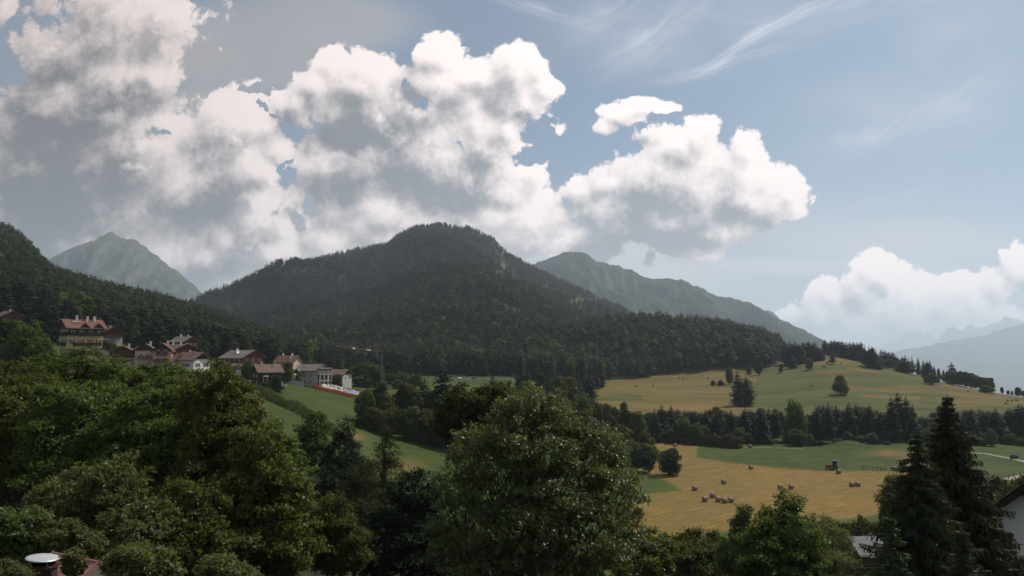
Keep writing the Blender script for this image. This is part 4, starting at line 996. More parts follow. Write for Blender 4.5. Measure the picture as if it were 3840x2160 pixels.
for u, vt, w, Y in [(3700,1800,80,140),(3760,1770,70,150),(3740,1830,100,120),(3810,1800,80,120),(3800,1860,110,100),(3700,1880,90,100),(3850,1760,60,130),(3660,1780,60,150)]:
    T_('round', u, 1900, vt, w*2.4, 'grey green bush between the spruces and the valley track', g, Y=Y)

# weeping spruces
def weeping_spruce(label, u, vtop, Y, reach_px, seed, lean_px=0, levels=64, one=1.0, tips=2):
    r = np.random.default_rng(seed)
    Fp = on_ground(u, Y, 1900); top = at(u, vtop, Y); h = top.z-Fp.z; R = reach_px/F*Y
    g = Geo(); t = Geo()
    t.tube([(0,0,-.4),(0,0,h*.5),(0,0,h*.985)], [.24,.13,.015], 8)
    cs, A, B = [], [], []
    def needles(c, d, ln, wd):
        cs.append(c); A.append(d*ln); s = np.cross(d, r.normal(size=3)); s /= max(1e-6, np.linalg.norm(s)); B.append(s*wd)
    for i in range(levels):
        f = (i+r.random())/levels; z0 = h*(.12+.86*f)
        prof = min(1, (1-f)*1.25)**.85*(.82+.36*r.random())
        L0 = max(.16, R*prof); nb = 7 if f < .85 else 5
        for k in range(nb):
            az = 2*math.pi*(k+r.random())/nb+i*1.3; L = L0*r.uniform(.65,1.15)
            d = np.array([math.cos(az), math.sin(az), 0.]); side = np.array([-d[1], d[0], 0.])
            m = max(3, int(L/.10)); pts = []
            for q in range(m+1):
                s = q/m; pts.append(d*L*s+np.array([0,0,z0-L*.55*s**1.2+L*.30*s**3]))
            t.tube(pts[::max(1, m//3)]+[pts[-1]], np.linspace(.035*min(1, L), .006, len(pts[::max(1, m//3)])+1), 4)
            for q in range(1, m+1):
                p = pts[q]; s = q/m
                for _ in range(3 if s < .4 else 5):                      # curtains of hanging twigs
                    ln = (.10+.22*min(1, L/1.5)*r.random())*(1.1-.4*s)
                    dd = unit(np.array([0,0,-1.])+d*.25+side*r.normal()*.35+r.normal(size=3)*.15)
                    p0 = p+side*r.normal()*.13*L**.5*(1.1-.5*s)+d*r.normal()*.04
                    needles(p0+dd*ln*.8, dd, ln, .020+.014*r.random())
                for _ in range(3):                                       # upper side shoots
                    dd = unit(d*.8+side*r.normal()*.9+np.array([0,0,.15*r.normal()]))
                    needles(p+side*r.normal()*.08, dd, .10+.08*r.random(), .026)
    for k in range(40):
        z = h*(.93+.07*k/40); az = r.uniform(0, 6.28); dd = unit(np.array([math.cos(az), math.sin(az), .9])); needles(np.array([0,0,z])+dd*.06, dd, .08*(1.2-k/40), .012)
    g.add(*cards(np.array(cs), np.array(A), np.array(B)))
    e = empty('spruce_tree', Fp, 0, label, 'conifer')
    link('crown', g.mesh('weeping_spruce_needles', [MATS['leaf_spruce_near']]), None, e)
    link('trunk', t.mesh('weeping_spruce_wood', [MATS['bark']], True), None, e)
leaf_mat('leaf_spruce_near', (.012,.018,.010), (.056,.070,.026), .18, (1.2,1.4,.6), .6, .2)
weeping_spruce('tallest dark spruce with drooping branches in the right foreground', 3575, 1462, 34, 350, 51, levels=100)
weeping_spruce('dark drooping spruce leaning against the left side of the tallest one', 3450, 1602, 31, 350, 52, levels=88)
weeping_spruce('low dark spruce whose branches hang over the bottom right of the field', 3330, 1900, 27, 250, 53, levels=46)
weeping_spruce('low dark spruce in front of the white wall', 3600, 1960, 27, 220, 54, levels=46)

# ------------------------------------------------------------------ materials of built things
def tiles(name, a, b, sx=1.0, sy=2.2):
    m, T = new_mat(name)
    tc = T.N.new('ShaderNodeTexCoord').outputs['Object']
    n = T.noise(tc, 1.1, 5, .65); n2 = T.noise(T.vec('MULTIPLY', tc, (3,3,9)), 1.3, 3, .7)
    w = T.N.new('ShaderNodeTexWave'); w.bands_direction = 'Z'; T.inp(w.inputs['Vector'], tc); w.inputs['Scale'].default_value = 3.2; w.inputs['Distortion'].default_value = .6; w.inputs['Detail'].default_value = 2
    c = T.mix(T.step(n, .3, .7), a, b); c = T.mix(T.math('MULTIPLY', T.step(n2, .5, .8), .6), c, tuple(x*.55 for x in a))
    c = T.mix(T.math('MULTIPLY', w.outputs[1], .25), c, tuple(x*.5 for x in a))
    out(T, pbsdf(T, c, .8, .2, 0, bump(T, w.outputs[1], .4, .05)))
tiles('tile_red', (.125,.058,.044), (.175,.092,.070)); tiles('tile_brown', (.115,.078,.062), (.155,.108,.088)); tiles('tile_grey', (.13,.115,.105), (.19,.17,.155)); tiles('tile_dark', (.10,.062,.052), (.14,.095,.08))
simple('plaster_yellow', (.52,.43,.20), .9, .12, .8); simple('plaster_cream', (.48,.44,.34), .9, .12, .8); simple('plaster_white', (.62,.60,.56), .9, .10, .8)
simple('plaster_pink', (.50,.37,.31), .9, .12, .8); simple('plaster_grey', (.36,.36,.33), .9, .14, .8); simple('concrete', (.33,.32,.29), .9, .15, 1.5)
simple('wood_brown', (.085,.042,.022), .8, .3, 2, .2, stretch=(1,1,6)); simple('wood_red', (.15,.050,.032), .8, .3, 2, .2, stretch=(1,1,6)); simple('wood_orange', (.26,.085,.03), .75, .25, 2, .2); simple('wood_dark', (.030,.020,.014), .8, .3, 2, .2)
simple('shutter_brown', (.065,.030,.018), .7, .2, 3); simple('glass', (.018,.022,.026), .12, .1, 1, .5); simple('white_paint', (.78,.77,.74), .5, .05, 2); simple('metal_light', (.50,.52,.54), .38, .08, 2, .5, .5)
simple('metal_grey', (.17,.175,.185), .85, .25, 2, .2, 0, stretch=(1,1,1)); simple('net_orange', (.70,.16,.06), .7, .2, 3); simple('rubber', (.018,.018,.018), .85, .2, 4); simple('paint_red', (.12,.022,.018), .45, .2, 3, .4); simple('paint_green', (.035,.060,.035), .45, .2, 3, .4)
simple('paint_darkred', (.09,.03,.026), .6, .25, 3); simple('sheet_white', (.55,.51,.45), .6, .12, 1.2, .3, bumpy=.9); simple('sheet_blue', (.22,.30,.36), .6, .15, 1.2); simple('hay', (.24,.18,.13), .95, .35, 7, .1, bumpy=.8, stretch=(1,1,1)); simple('hay_light', (.21,.155,.10), .95, .4, 9, .1, bumpy=.8)
simple('roof_pink', (.27,.125,.11), .6, .14, 2.0, .3); simple('gravel', (.20,.18,.15), .95, .15, 1.5); simple('asphalt', (.055,.055,.058), .9, .2, 1.5); simple('rock', (.40,.36,.30), .95, .4, .6, .1, bumpy=1.0); simple('steel_crane', (.16,.09,.045), .6, .2, 2); simple('steel_grey', (.16,.16,.16), .6, .2, 2); simple('flower_red', (.35,.03,.04), .8, .5, 20)
simple('brick_dark', (.055,.032,.026), .9, .35, 5, .1, bumpy=.5); simple('solar', (.05,.055,.075), .12, .1, 2, .6)

# ------------------------------------------------------------------ building helpers
class B_:
    """collects boxes, prisms and tubes in one mesh"""
    def __init__(s): s.bm = bmesh.new()
    def box(s, c, d, rz=0, M=None):
        m = Matrix.Translation(c) @ Matrix.Rotation(rz, 4, 'Z') @ Matrix.Diagonal((*d, 1))
        if M is not None: m = M @ m
        bmesh.ops.create_cube(s.bm, size=1, matrix=m); return s
    def cyl(s, p, q, r, r2=None, n=10, caps=True):
        p, q = Vector(p), Vector(q); d = q-p
        m = Matrix.Translation((p+q)/2) @ d.to_track_quat('Z', 'Y').to_matrix().to_4x4()
        bmesh.ops.create_cone(s.bm, cap_ends=caps, segments=n, radius1=r, radius2=r if r2 is None else r2, depth=d.length, matrix=m); return s
    def poly(s, pts, ext):
        """flat polygon pushed out along ext"""
        a = [s.bm.verts.new(p) for p in pts]; b = [s.bm.verts.new(Vector(p)+Vector(ext)) for p in pts]; n = len(pts)
        s.bm.faces.new(a); s.bm.faces.new(b[::-1])
        for i in range(n): s.bm.faces.new((a[i], b[i], b[(i+1) % n], a[(i+1) % n]))
        return s
    def out(s, name, mat, parent=None, bevel=0, smooth=False):
        if bevel: bmesh.ops.bevel(s.bm, geom=s.bm.edges[:], offset=bevel, segments=1, affect='EDGES')
        bmesh.ops.recalc_face_normals(s.bm, faces=s.bm.faces)
        me = bpy.data.meshes.new(name); s.bm.to_mesh(me); s.bm.free()
        if smooth:
            for p in me.polygons: p.use_smooth = True
        return link(name, me, MATS[mat], parent)

def window(e, face, L, D, a, z, w=1.0, h=1.2, shut=None, frame='white_paint', door=False, wallface=0.0):
    """window on a wall; face: '+x' '-x' gable ends, '-y' '+y' eave walls; a = position along the wall"""
    R = {'-y': 0, '+x': math.pi/2, '+y': math.pi, '-x': -math.pi/2}[face]; off = (D/2 if face[1] == 'y' else L/2)+wallface
    M = Matrix.Rotation(R, 4, 'Z') @ Matrix.Translation((a, -off, z))
    f = B_()
    t = .09
    f.box((0,-.02,h/2), (w,.06,t), M=M).box((0,-.02,-h/2), (w,.06,t), M=M).box((-w/2,-.02,0), (t,.06,h), M=M).box((w/2,-.02,0), (t,.06,h), M=M)
    f.box((0,-.02,0), (.05,.05,h), M=M)
    fo = f.out('door' if door else 'window', frame, e)
    B_().box((0,-.004,0), (w-.02,.03,h-.02), M=M).out('pane', 'glass', fo)
    if shut:
        for sg in (-1, 1): B_().box((sg*(w/2+.05+w*.24),-.03,0), (w*.46,.05,h+.1), M=M).out('shutter', shut, fo)
    return fo
def balcony(e, face, L, D, a, z, w, mat='wood_brown', depth=1.1, flowers=False, wallface=0.0):
    R = {'-y': 0, '+x': math.pi/2, '+y': math.pi, '-x': -math.pi/2}[face]; off = (D/2 if face[1] == 'y' else L/2)+wallface
    M = Matrix.Rotation(R, 4, 'Z') @ Matrix.Translation((a, -off, z))
    b = B_(); b.box((0,-depth/2,0), (w,depth,.16), M=M); bo = b.out('balcony', mat, e)
    r = B_(); r.box((0,-depth,.98), (w,.09,.08), M=M)
    for sg in (-1, 1): r.box((sg*w/2,-depth/2,.98), (.08,depth,.07), M=M); r.box((sg*w/2,-depth/2,.5), (.05,depth-.1,.8), M=M)
    n = int(w/.22)
    for i in range(n): r.box((-w/2+(i+.5)*w/n,-depth,.5), (.15,.05,.86), M=M)
    r.out('railing', mat, bo)
    if flowers:
        f = B_()
        for i in range(int(w/.5)):
            f.box((-w/2+.25+i*.5,-depth-.14,.95), (.42,.2,.26), M=M)
        f.out('flower_box', 'flower_red', bo, .04)
def gable_roof(e, L, D, zw, rise, over=.9, thick=.22, mat='tile_red', name='roof', shift=(0,0), verge='wood_brown', wallz=None):
    """two slabs meeting on a ridge along x"""
    b = B_(); hy = D/2+over; sl = rise/(D/2); zl = zw-over*sl+.02; zr = zw+rise+.02; hx = L/2+over
    x0, y0 = shift
    b.poly([(x0-hx,y0-hy,zl),(x0-hx,y0,zr),(x0-hx,y0+hy,zl),(x0-hx,y0+hy,zl+thick),(x0-hx,y0,zr+thick),(x0-hx,y0-hy,zl+thick)], (2*hx,0,0))
    r = b.out(name, mat, e)
    for sg in (-1, 1):
        v = B_(); xx = x0+sg*(hx+.045)
        v.poly([(xx-.04,y0-hy-.02,zl-.10),(xx-.04,y0,zr-.10),(xx-.04,y0+hy+.02,zl-.10),(xx-.04,y0+hy+.02,zl+thick+.03),(xx-.04,y0,zr+thick+.03),(xx-.04,y0-hy-.02,zl+thick+.03)], (.08,0,0))
        v.out('verge_board', verge, r)
    for sg in (-1, 1): B_().cyl((x0-hx,y0+sg*(hy+.07),zl+.05), (x0+hx,y0+sg*(hy+.07),zl+.05), .07, n=6).out('gutter', 'metal_grey', r)
    return r
def chimney(r, x, y, z, h=1.1, w=.55, mat='plaster_white'):
    c = B_().box((x,y,z), (w,w,h)).out('chimney', mat, r)
    cap = B_(); cap.box((x,y,z+h/2+.22), (w+.25,w+.25,.08))
    for a in (-1, 1):
        for b in (-1, 1): cap.box((x+a*w*.4,y+b*w*.4,z+h/2+.09), (.08,.08,.18))
    cap.out('chimney_cap', 'white_paint', c)
def house(label, P, yaw, L, D, zw, rise, wall, roof, upper=None, up_z=None, name='house', over=.9, sink=1.5, verge='wood_brown', cat='house', group=None):
    e = empty(name, P, yaw, label, cat, group)
    B_().poly([(-L/2,-D/2,-sink),(-L/2,D/2,-sink),(-L/2,D/2,zw),(-L/2,0,zw+rise),(-L/2,-D/2,zw)], (L,0,0)).out('wall', wall, e)
    if upper:
        u = up_z; k = .06
        B_().poly([(-L/2-k,-D/2-k,u),(-L/2-k,D/2+k,u),(-L/2-k,D/2+k,zw-.02),(-L/2-k,0,zw+rise-.02),(-L/2-k,-D/2-k,zw-.02)], (L+2*k,0,0)).out('timber_cladding', upper, e)
    r = gable_roof(e, L, D, zw, rise, over, mat=roof, verge=verge)
    return e, r
YAW = rad(-36)

# yellow guest house
P = at(300, 1345, 250); L, D = 10.4, 9.6
e, r = house('tall yellow guest house with dark timber top floor and red roof', P, rad(47), L, D, 10.6, 2.5, 'plaster_yellow', 'tile_red', 'wood_brown', 7.9, name='guest_house', over=1.1, sink=3, cat='guest house')
for a in (-3.2,-1.0,1.2,3.3):
    for z in (2.6, 5.7): window(e, '-x', L, D, -a, z, .85, 1.5, 'shutter_brown')
    window(e, '-x', L, D, a, 9.1, .9, 1.3, None, wallface=.06)
for a in (-4.0,-1.4,1.4,4.0):
    for z in (2.6, 5.7): window(e, '-y', L, D, a, z, .85, 1.5, 'shutter_brown')
    window(e, '-y', L, D, a, 9.0, .9, 1.1, None, wallface=.06)
balcony(e, '-x', L, D, -.6, 4.5, 6.0, 'wood_dark'); balcony(e, '-y', L, D, .4, 4.5, 8.6, 'wood_dark', flowers=True); balcony(e, '-x', L, D, 0, 7.8, 8.6, 'wood_dark'); balcony(e, '-y', L, D, 0, 7.8, 10, 'wood_dark')
for gx in (-.6, 3.6):
    B_().poly([(gx-1.7,-D/2-.25,9.9),(gx+1.7,-D/2-.25,9.9),(gx,-D/2-.25,11.5)], (0,3.6,0)).out('dormer', 'wood_brown', e)
    B_().poly([(gx-2.2,-D/2-1.15,9.62),(gx,-D/2-1.15,11.75),(gx+2.2,-D/2-1.15,9.62),(gx+2.2,-D/2-1.15,9.82),(gx,-D/2-1.15,11.97),(gx-2.2,-D/2-1.15,9.82)], (0,4.6,0)).out('dormer_roof', 'tile_red', e)
B_().poly([(-L/2-1.2,-2.6,11.9),(-L/2-1.2,2.6,11.9),(-L/2+.9,0,13.35)], (-.02,0,.16)).out('hip', 'tile_red', r)
chimney(r, -1.8, -.5, 13.6, 1.6, .6); chimney(r, 1.4, -.9, 13.4, 1.6, .6); chimney(r, 3.6, -.9, 13.4, 1.6, .7)
sl = Matrix.Translation((-2.6,-2.2,12.35)) @ Matrix.Rotation(math.atan(2.5/4.8), 4, 'X')
B_().box((0,0,.1), (2.2,1.3,.10), M=sl).out('skylight', 'metal_grey', r)

# annex and small roofs below it
e, r = house('small brown roofed annex tucked under the yellow guest house', at(318, 1350, 236), rad(-50), 5, 3.6, 3.4, .9, 'plaster_cream', 'tile_dark', name='annex', over=.5, sink=3, cat='annex')
window(e, '+x', 5, 3.6, 0, 2.2, .9, 1.0)
e, r = house('low shed with a pale metal roof at the right foot of the yellow guest house', at(372, 1345, 244), rad(-50), 6, 4.5, 2.6, .8, 'concrete', 'metal_grey', name='shed', over=.4, sink=3, cat='shed')
B_().box((0,-2.26,.9), (1.6,.06,1.9)).out('door', 'wood_brown', e)
# brown roofed house behind to the right of the guest house
e, r = house('brown roofed house partly hidden behind trees right of the yellow guest house', at(402, 1292, 300), rad(-40), 9, 8, 4.6, 2.2, 'plaster_grey', 'tile_dark', 'wood_brown', 3.0, sink=3)
chimney(r, -2, 0, 6.9, 1.2); chimney(r, 2.2, 0, 6.8, 1.2)
for a in (-2.5, 2.5): window(e, '-y', 9, 8, a, 1.6, 1, 1.2, 'shutter_brown')
window(e, '+x', 9, 8, 0, 1.6, 1, 1.3, 'shutter_brown'); balcony(e, '+x', 9, 8, 0, 2.8, 6, 'wood_brown')
# far left buildings
e, r = house('brown stone building with an orange lit corner at the far left edge', at(28, 1232, 300), rad(-35), 8, 7, 5.0, 2.0, 'plaster_pink', 'tile_dark', 'wood_brown', 3.0, sink=3)
window(e, '-y', 8, 7, -1.6, 1.6, 1, 1.2); window(e, '-y', 8, 7, 1.6, 1.6, 1, 1.2); window(e, '+x', 8, 7, 0, 1.6, 1, 1.2); chimney(r, 1.5, 0, 7.0, 1.2)
e, r = house('small bright roofed house glimpsed between conifers at the upper left', at(68, 1190, 360), rad(-30), 9, 7, 2.6, 2.0, 'plaster_white', 'tile_grey', sink=3)
window(e, '-y', 9, 7, -2, 1.4, 1, 1.1); window(e, '-y', 9, 7, 2, 1.4, 1, 1.1); chimney(r, -1.5, 0, 4.6, 1.0)

# long pink house with three gables
P = at(520, 1362, 262); e = empty('house', P, rad(20), 'long pink and timber house with three red roofed gables and flower balconies', 'house')
w = B_(); w.box((-4.6,0,.6), (8.4,7.4,6.2)); w.box((2.6,-2.5,.7), (6.2,8.2,8.2)); w.box((8.4,-5.5,-.4), (5.8,8.6,9.8)); w.out('wall', 'plaster_pink', e)
c = B_(); c.box((-4.6,-3.76,2.9), (8.5,.12,2.0)); c.box((-8.86,0,2.9), (.12,7.5,2.0)); c.out('timber_cladding', 'wood_brown', e)
for (x0, y0, Lx, Dy, zz, ri, mt) in ((-4.6,0,8.4,7.4,3.7,2.2,'tile_red'),(2.6,-2.5,6.2,8.2,4.8,1.9,'tile_red'),(8.4,-5.5,5.8,8.6,4.5,2.4,'tile_red')):
    g = B_(); hx = Lx/2+.8; 
    g.poly([(x0-hx,y0-Dy/2-1.0,zz-.5),(x0,y0-Dy/2-1.0,zz+ri),(x0+hx,y0-Dy/2-1.0,zz-.5),(x0+hx,y0-Dy/2-1.0,zz-.28),(x0,y0-Dy/2-1.0,zz+ri+.24),(x0-hx,y0-Dy/2-1.0,zz-.28)], (0,Dy+1.6,0)); ro = g.out('roof', mt, e)
    t = B_(); t.poly([(x0-Lx/2,y0-Dy/2-.04,zz-.4),(x0+Lx/2,y0-Dy/2-.04,zz-.4),(x0,y0-Dy/2-.04,zz+ri-.15)], (0,Dy-.2,0)); t.out('gable', 'wood_brown', ro)
    chimney(ro, x0+1.1, y0+1.0, zz+ri+.2, 1.3, .6)
sl = Matrix.Translation((7.0,-5.6,5.95)) @ Matrix.Rotation(-math.atan(2.4/2.9), 4, 'Y'); B_().box((0,0,.12), (1.6,1.8,.08), M=sl).out('skylight', 'solar', e)
for a, z in ((-7.2,1.0),(-5.0,1.0),(-2.4,1.0)): window(e, '-y', 1, 7.4, a, z, .9, 1.1, 'shutter_brown')
for a in (1.4, 3.4):
    for z in (-.6, 2.6): window(e, '-y', 1, 8.2, a, z, .9, 1.5, None, wallface=2.5)
for a in (7.2, 9.4):
    for z in (-1.4, 1.4, 4.0): window(e, '-y', 1, 8.6, a, z, 1.0, 1.3, None, wallface=5.5)
for a in (-7.6, -3.4):
    for z in (-1.4, 1.6): window(e, '+x', 22.6, 1, a, z, 1.0, 1.3, 'shutter_brown')
balcony(e, '-y', 1, 8.2, 2.6, 1.7, 4.4, 'wood_orange', wallface=2.5); balcony(e, '-y', 1, 8.2, 2.6, -1.6, 4.4, 'wood_orange', wallface=2.5); balcony(e, '-y', 1, 8.6, 8.3, .5, 4.8, 'wood_red', wallface=5.5, flowers=True); balcony(e, '-y', 1, 8.6, 8.3, 3.0, 3.6, 'wood_red', wallface=5.5, flowers=True)

# low red roof
e, r = house('low house with brownish red roof and roof window beside the long pink house', at(624, 1382, 262), rad(-14), 9.6, 6.5, 2.8, 2.0, 'plaster_cream', 'tile_red', sink=2)
chimney(r, -3.6, -1.8, 4.4, 1.2, .5); chimney(r, -1.2, -.4, 5.0, 1.2, .5)
sl = Matrix.Translation((1.8,-1.9,3.95)) @ Matrix.Rotation(math.atan(2/3.25), 4, 'X'); B_().box((0,0,.1), (2.4,1.2,.10), M=sl).out('skylight', 'solar', r)
for a in (-3.4, 3.2): window(e, '-y', 9.6, 6.5, a, 1.2, .9, 1.0)
# big brown house on the left of the upper cluster
e, r = house('wide dark chalet with one long asymmetrical brown roof', at(668, 1368, 300), rad(-42), 14.5, 12.0, 5.6, 2.6, 'plaster_white', 'tile_dark', 'wood_brown', 2.6, sink=3, name='chalet', cat='chalet')
for a in (-4.8,-1.6,1.6,4.8): window(e, '-y', 14.5, 12, a, 1.1, 1, 1.2, 'shutter_brown'); window(e, '-y', 14.5, 12, a, 4.1, .9, 1.1, None, wallface=.06)
for a in (-3.6,0,3.6): window(e, '+x', 14.5, 12, a, 1.1, 1, 1.2, 'shutter_brown'); window(e, '+x', 14.5, 12, a, 4.2, 1, 1.2, None, wallface=.06)
balcony(e, '+x', 14.5, 12, 0, 2.7, 10, 'wood_brown'); chimney(r, -3, -1, 8.6, 1.3); chimney(r, 4, -1, 8.6, 1.3)
# small tower-like house on top
e, r = house('tall narrow house with a grey roof above the other chalets', at(690, 1335, 322), rad(-28), 8.4, 7.0, 6.4, 2.0, 'plaster_cream', 'tile_grey', 'wood_brown', 3.6, sink=3)
for a in (-2.6, 0, 2.6): window(e, '-y', 8.4, 7, a, 4.9, .9, 1.2, None, wallface=.06); window(e, '-y', 8.4, 7, a, 2.0, .9, 1.2, 'shutter_brown')
for a in (-2, 0, 2): window(e, '+x', 8.4, 7, a, 4.9, .9, 1.2, None, wallface=.06)
balcony(e, '-y', 8.4, 7, 0, 3.6, 7, 'wood_brown', flowers=True); balcony(e, '+x', 8.4, 7, 0, 3.6, 6, 'wood_brown'); chimney(r, -2.6, 0, 8.6, 1.4, .5); chimney(r, 2.2, 0, 8.5, .9, .5)
# grey roofed white house
e, r = house('white house with a greyish brown roof and dark gable end behind a tree', at(722, 1392, 262), rad(-24), 8.6, 7.2, 4.4, 2.2, 'plaster_white', 'tile_brown', sink=2)
for a in (-2.2, .2, 1.6): window(e, '-y', 8.6, 7.2, a, 2.2, .8, 1.1, 'shutter_brown')
for a in (-1.8, 1.8): window(e, '+x', 8.6, 7.2, a, 2.2, 1, 1.3, 'shutter_brown'); window(e, '+x', 8.6, 7.2, a*.5, 4.9, .8, .9)
B_().poly([(4.36,-3.3,4.3),(4.36,3.3,4.3),(4.36,0,6.3)], (.05,0,0)).out('timber_cladding', 'wood_dark', e); chimney(r, -2, .3, 6.6, 1.1, .5); chimney(r, 1.6, -1.2, 6.1, 1.2, .4, 'metal_grey')

# chalet with balconies and a glare on its roof
P = at(908, 1400, 335)
e, r = house('broad chalet with cladding, red balcony and a bright glare on its grey roof', P, rad(-34), 15.5, 11.0, 7.4, 2.9, 'plaster_white', 'tile_grey', 'wood_red', 4.6, name='chalet', over=1.3, sink=4, cat='chalet')
for a in (-5.6,-2.0,1.8,5.4): window(e, '-y', 15.5, 11, a, 2.4, .9, 1.6, 'shutter_brown'); window(e, '-y', 15.5, 11, a, 6.0, .9, 1.1, None, wallface=.06)
for a in (-3.4, 0, 3.2): window(e, '+x', 15.5, 11, a, 2.4, .9, 1.8, 'shutter_brown'); window(e, '+x', 15.5, 11, a, 6.1, 1.1, 1.3, None, wallface=.06)
window(e, '+x', 15.5, 11, 1.0, -.9, 1.4, 2.0, None, 'wood_red', True)
balcony(e, '+x', 15.5, 11, 0, 4.5, 10, 'wood_red', 1.3); balcony(e, '+x', 15.5, 11, 0, .6, 10, 'plaster_white', 1.3)
chimney(r, -3.6, -.4, 10.5, 1.5, .6); chimney(r, -2.0, -1.2, 10.0, 1.2, .5)
B_().box((5.9,-8.2,-1.6), (5.5,4.2,.35)).out('terrace', 'plaster_pink', e)
for x_ in (-.4, 3.4):
    sl = Matrix.Translation((x_,-2.3,9.15)) @ Matrix.Rotation(math.atan(2.9/5.5), 4, 'X'); B_().box((0,0,.12), (3.2,2.2,.08), M=sl).out('solar_panel', 'metal_grey', r)
# garage wing with a flat roof left of it
e, _ = (empty('garage', at(838, 1400, 338), rad(-20), 'low flat roofed wing left of the chalet with the red balcony', 'garage'), None)
B_().box((0,0,.2), (9,6,6.8)).out('wall', 'plaster_grey', e); B_().box((0,0,3.75), (10.2,7,.22)).out('roof', 'tile_grey', e); window(e, '-y', 9, 6, -2, 1.4, .8, 1.0); window(e, '-y', 9, 6, 2, 1.4, .8, 1.0)
# added reflector, invented to give the bright glare on the chalet roof
d = empty('glare_reflector', at(893, 1322, 333), 0, 'added round reflector standing in for the glare on the ridge of the chalet roof', 'glare reflector')
S = Geo(); n = 20
ring = [[(rr*math.cos(a*math.tau/n), rr*math.sin(a*math.tau/n), .35*rr*rr) for a in range(n)] for rr in (.02,.45,.9,1.2)]
V = np.array([p for q in ring for p in q]); i = np.arange(4*n).reshape(4, n); j = np.roll(i, -1, 1); S.add(V, np.stack([i[:-1], j[:-1], j[1:], i[1:]], -1).reshape(-1, 4))
h_ = Vector(sv)+Vector((.32,-.94,.0)); h_.normalize()  # tilted between sun and camera so the added reflector glints
do = link('dish', S.mesh('dish', [MATS['metal_light']], True), None, d); do.rotation_euler = h_.to_track_quat('Z', 'Y').to_euler()
B_().cyl((0,.2,-1.4), (0,.1,-.1), .06).out('mast', 'metal_grey', d)

# dark cabin
e, r = house('dark timber cabin with a brown roof in front of the red balcony chalet', at(1000, 1440, 300), rad(38), 9.2, 8.0, 5.2, 2.6, 'wood_dark', 'tile_brown', sink=2, name='cabin', over=.9, cat='cabin')
for a in (-1.8, 1.8): window(e, '-y', 9.2, 8, a, 3.6, 1.6, 1.3, None, 'shutter_brown'); window(e, '-x', 9.2, 8, a, 3.4, 1.0, 1.2)
for a in (-1.5, 1.5): window(e, '-x', 9.2, 8, a, .8, 1.0, 1.2)
chimney(r, -2.4, 0, 8.2, 1.2, .5); chimney(r, 2.6, -1.4, 7.6, 1.4, .5)
cp = empty('carport', at(996, 1432, 287), rad(10), 'small white topped carport frame beside the dark cabin', 'carport')
B_().box((0,0,2.2), (1.6,1.6,.22)).out('roof', 'white_paint', cp)
for a in (-.7, .7): B_().cyl((a,-.6,-1.6), (a,-.6,2.1), .06).out('post', 'white_paint', cp)
# red roofed house behind
e, r = house('house with a bright red roof and two pale chimneys behind the trees', at(1082, 1385, 390), rad(-16), 11.0, 8.5, 4.2, 2.9, 'plaster_pink', 'tile_red', sink=3)
chimney(r, -3.6, 0, 7.7, 1.3, .6); chimney(r, 2.0, -.2, 7.6, 1.4, .7); chimney(r, 2.4, -2.2, 6.2, .9, .5)
for a in (-3, 0, 3): window(e, '-y', 11, 8.5, a, 2.4, 1, 1.2)
window(e, '+x', 11, 8.5, 0, 2.2, 1.2, 1.4)
# house under construction
P = at(1172, 1442, 362); P.z = P.z
e, r = house('bare grey unfinished house with open concrete balconies and a long grey roof', P, rad(-24), 12.5, 9.5, 7.2, 2.5, 'concrete', 'tile_grey', name='unfinished_house', over=1.0, sink=3, cat='house')
for a in (-4.2,-.8,2.6):
    for z in (1.4, 4.4): window(e, '-y', 12.5, 9.5, a, z, .8, 1.2, None, 'concrete')
for z in (.2, 3.4, 6.4):
    B_().box((7.2,0,z+1.6), (1.9,9.4,.28)).out('floor_slab', 'concrete', e)
for a in (-4.5,-1.5,1.5,4.5): B_().box((7.9,a,2.4), (.35,.35,9.0)).out('pillar', 'concrete', e)
for a in (-3, 0, 3):
    for z in (.6, 3.6): window(e, '+x', 12.5, 9.5, a, z, 1.8, 2.3, None, 'wood_brown', True)
window(e, '+x', 12.5, 9.5, -1.4, 7.4, 1.2, 1.6, None, 'wood_red', True); window(e, '+x', 12.5, 9.5, 1.4, 7.4, 1.2, 1.6, None, 'wood_red', True)
chimney(r, -3.0, -2.4, 8.5, 1.0, .4, 'metal_grey')
B_().poly([(-7.4,-6.2,5.6),(-4.6,-6.2,7.4),(-1.8,-6.2,5.6)], (0,4.4,0)).out('porch_gable', 'wood_brown', e)
g = B_(); g.poly([(-8.0,-6.6,5.3),(-4.6,-6.6,7.5),(-1.2,-6.6,5.3),(-1.2,-6.6,5.52),(-4.6,-6.6,7.74),(-8.0,-6.6,5.52)], (0,4.6,0)); g.out('porch_roof', 'tile_grey', e)
# long low house right of it
e, r = house('plain house with a wide grey brown roof right of the unfinished house', at(1262, 1440, 372), rad(-18), 12.0, 9.0, 5.0, 2.2, 'plaster_grey', 'tile_brown', sink=3)
for a in (-4,-2.6,-1.0): window(e, '-y', 12, 9, a, 3.4, .8, 1.2)
window(e, '-y', 12, 9, 3.0, 3.2, .9, 1.2); balcony(e, '-y', 12, 9, -2.6, 2.2, 5.0, 'wood_dark'); window(e, '+x', 12, 9, -1.5, 3.2, 1, 1.2); window(e, '+x', 12, 9, 2, 3.2, 1, 1.2)
B_().poly([(6.06,-4.3,4.9),(6.06,4.3,4.9),(6.06,0,7.0)], (.05,0,0)).out('timber_cladding', 'wood_dark', e)
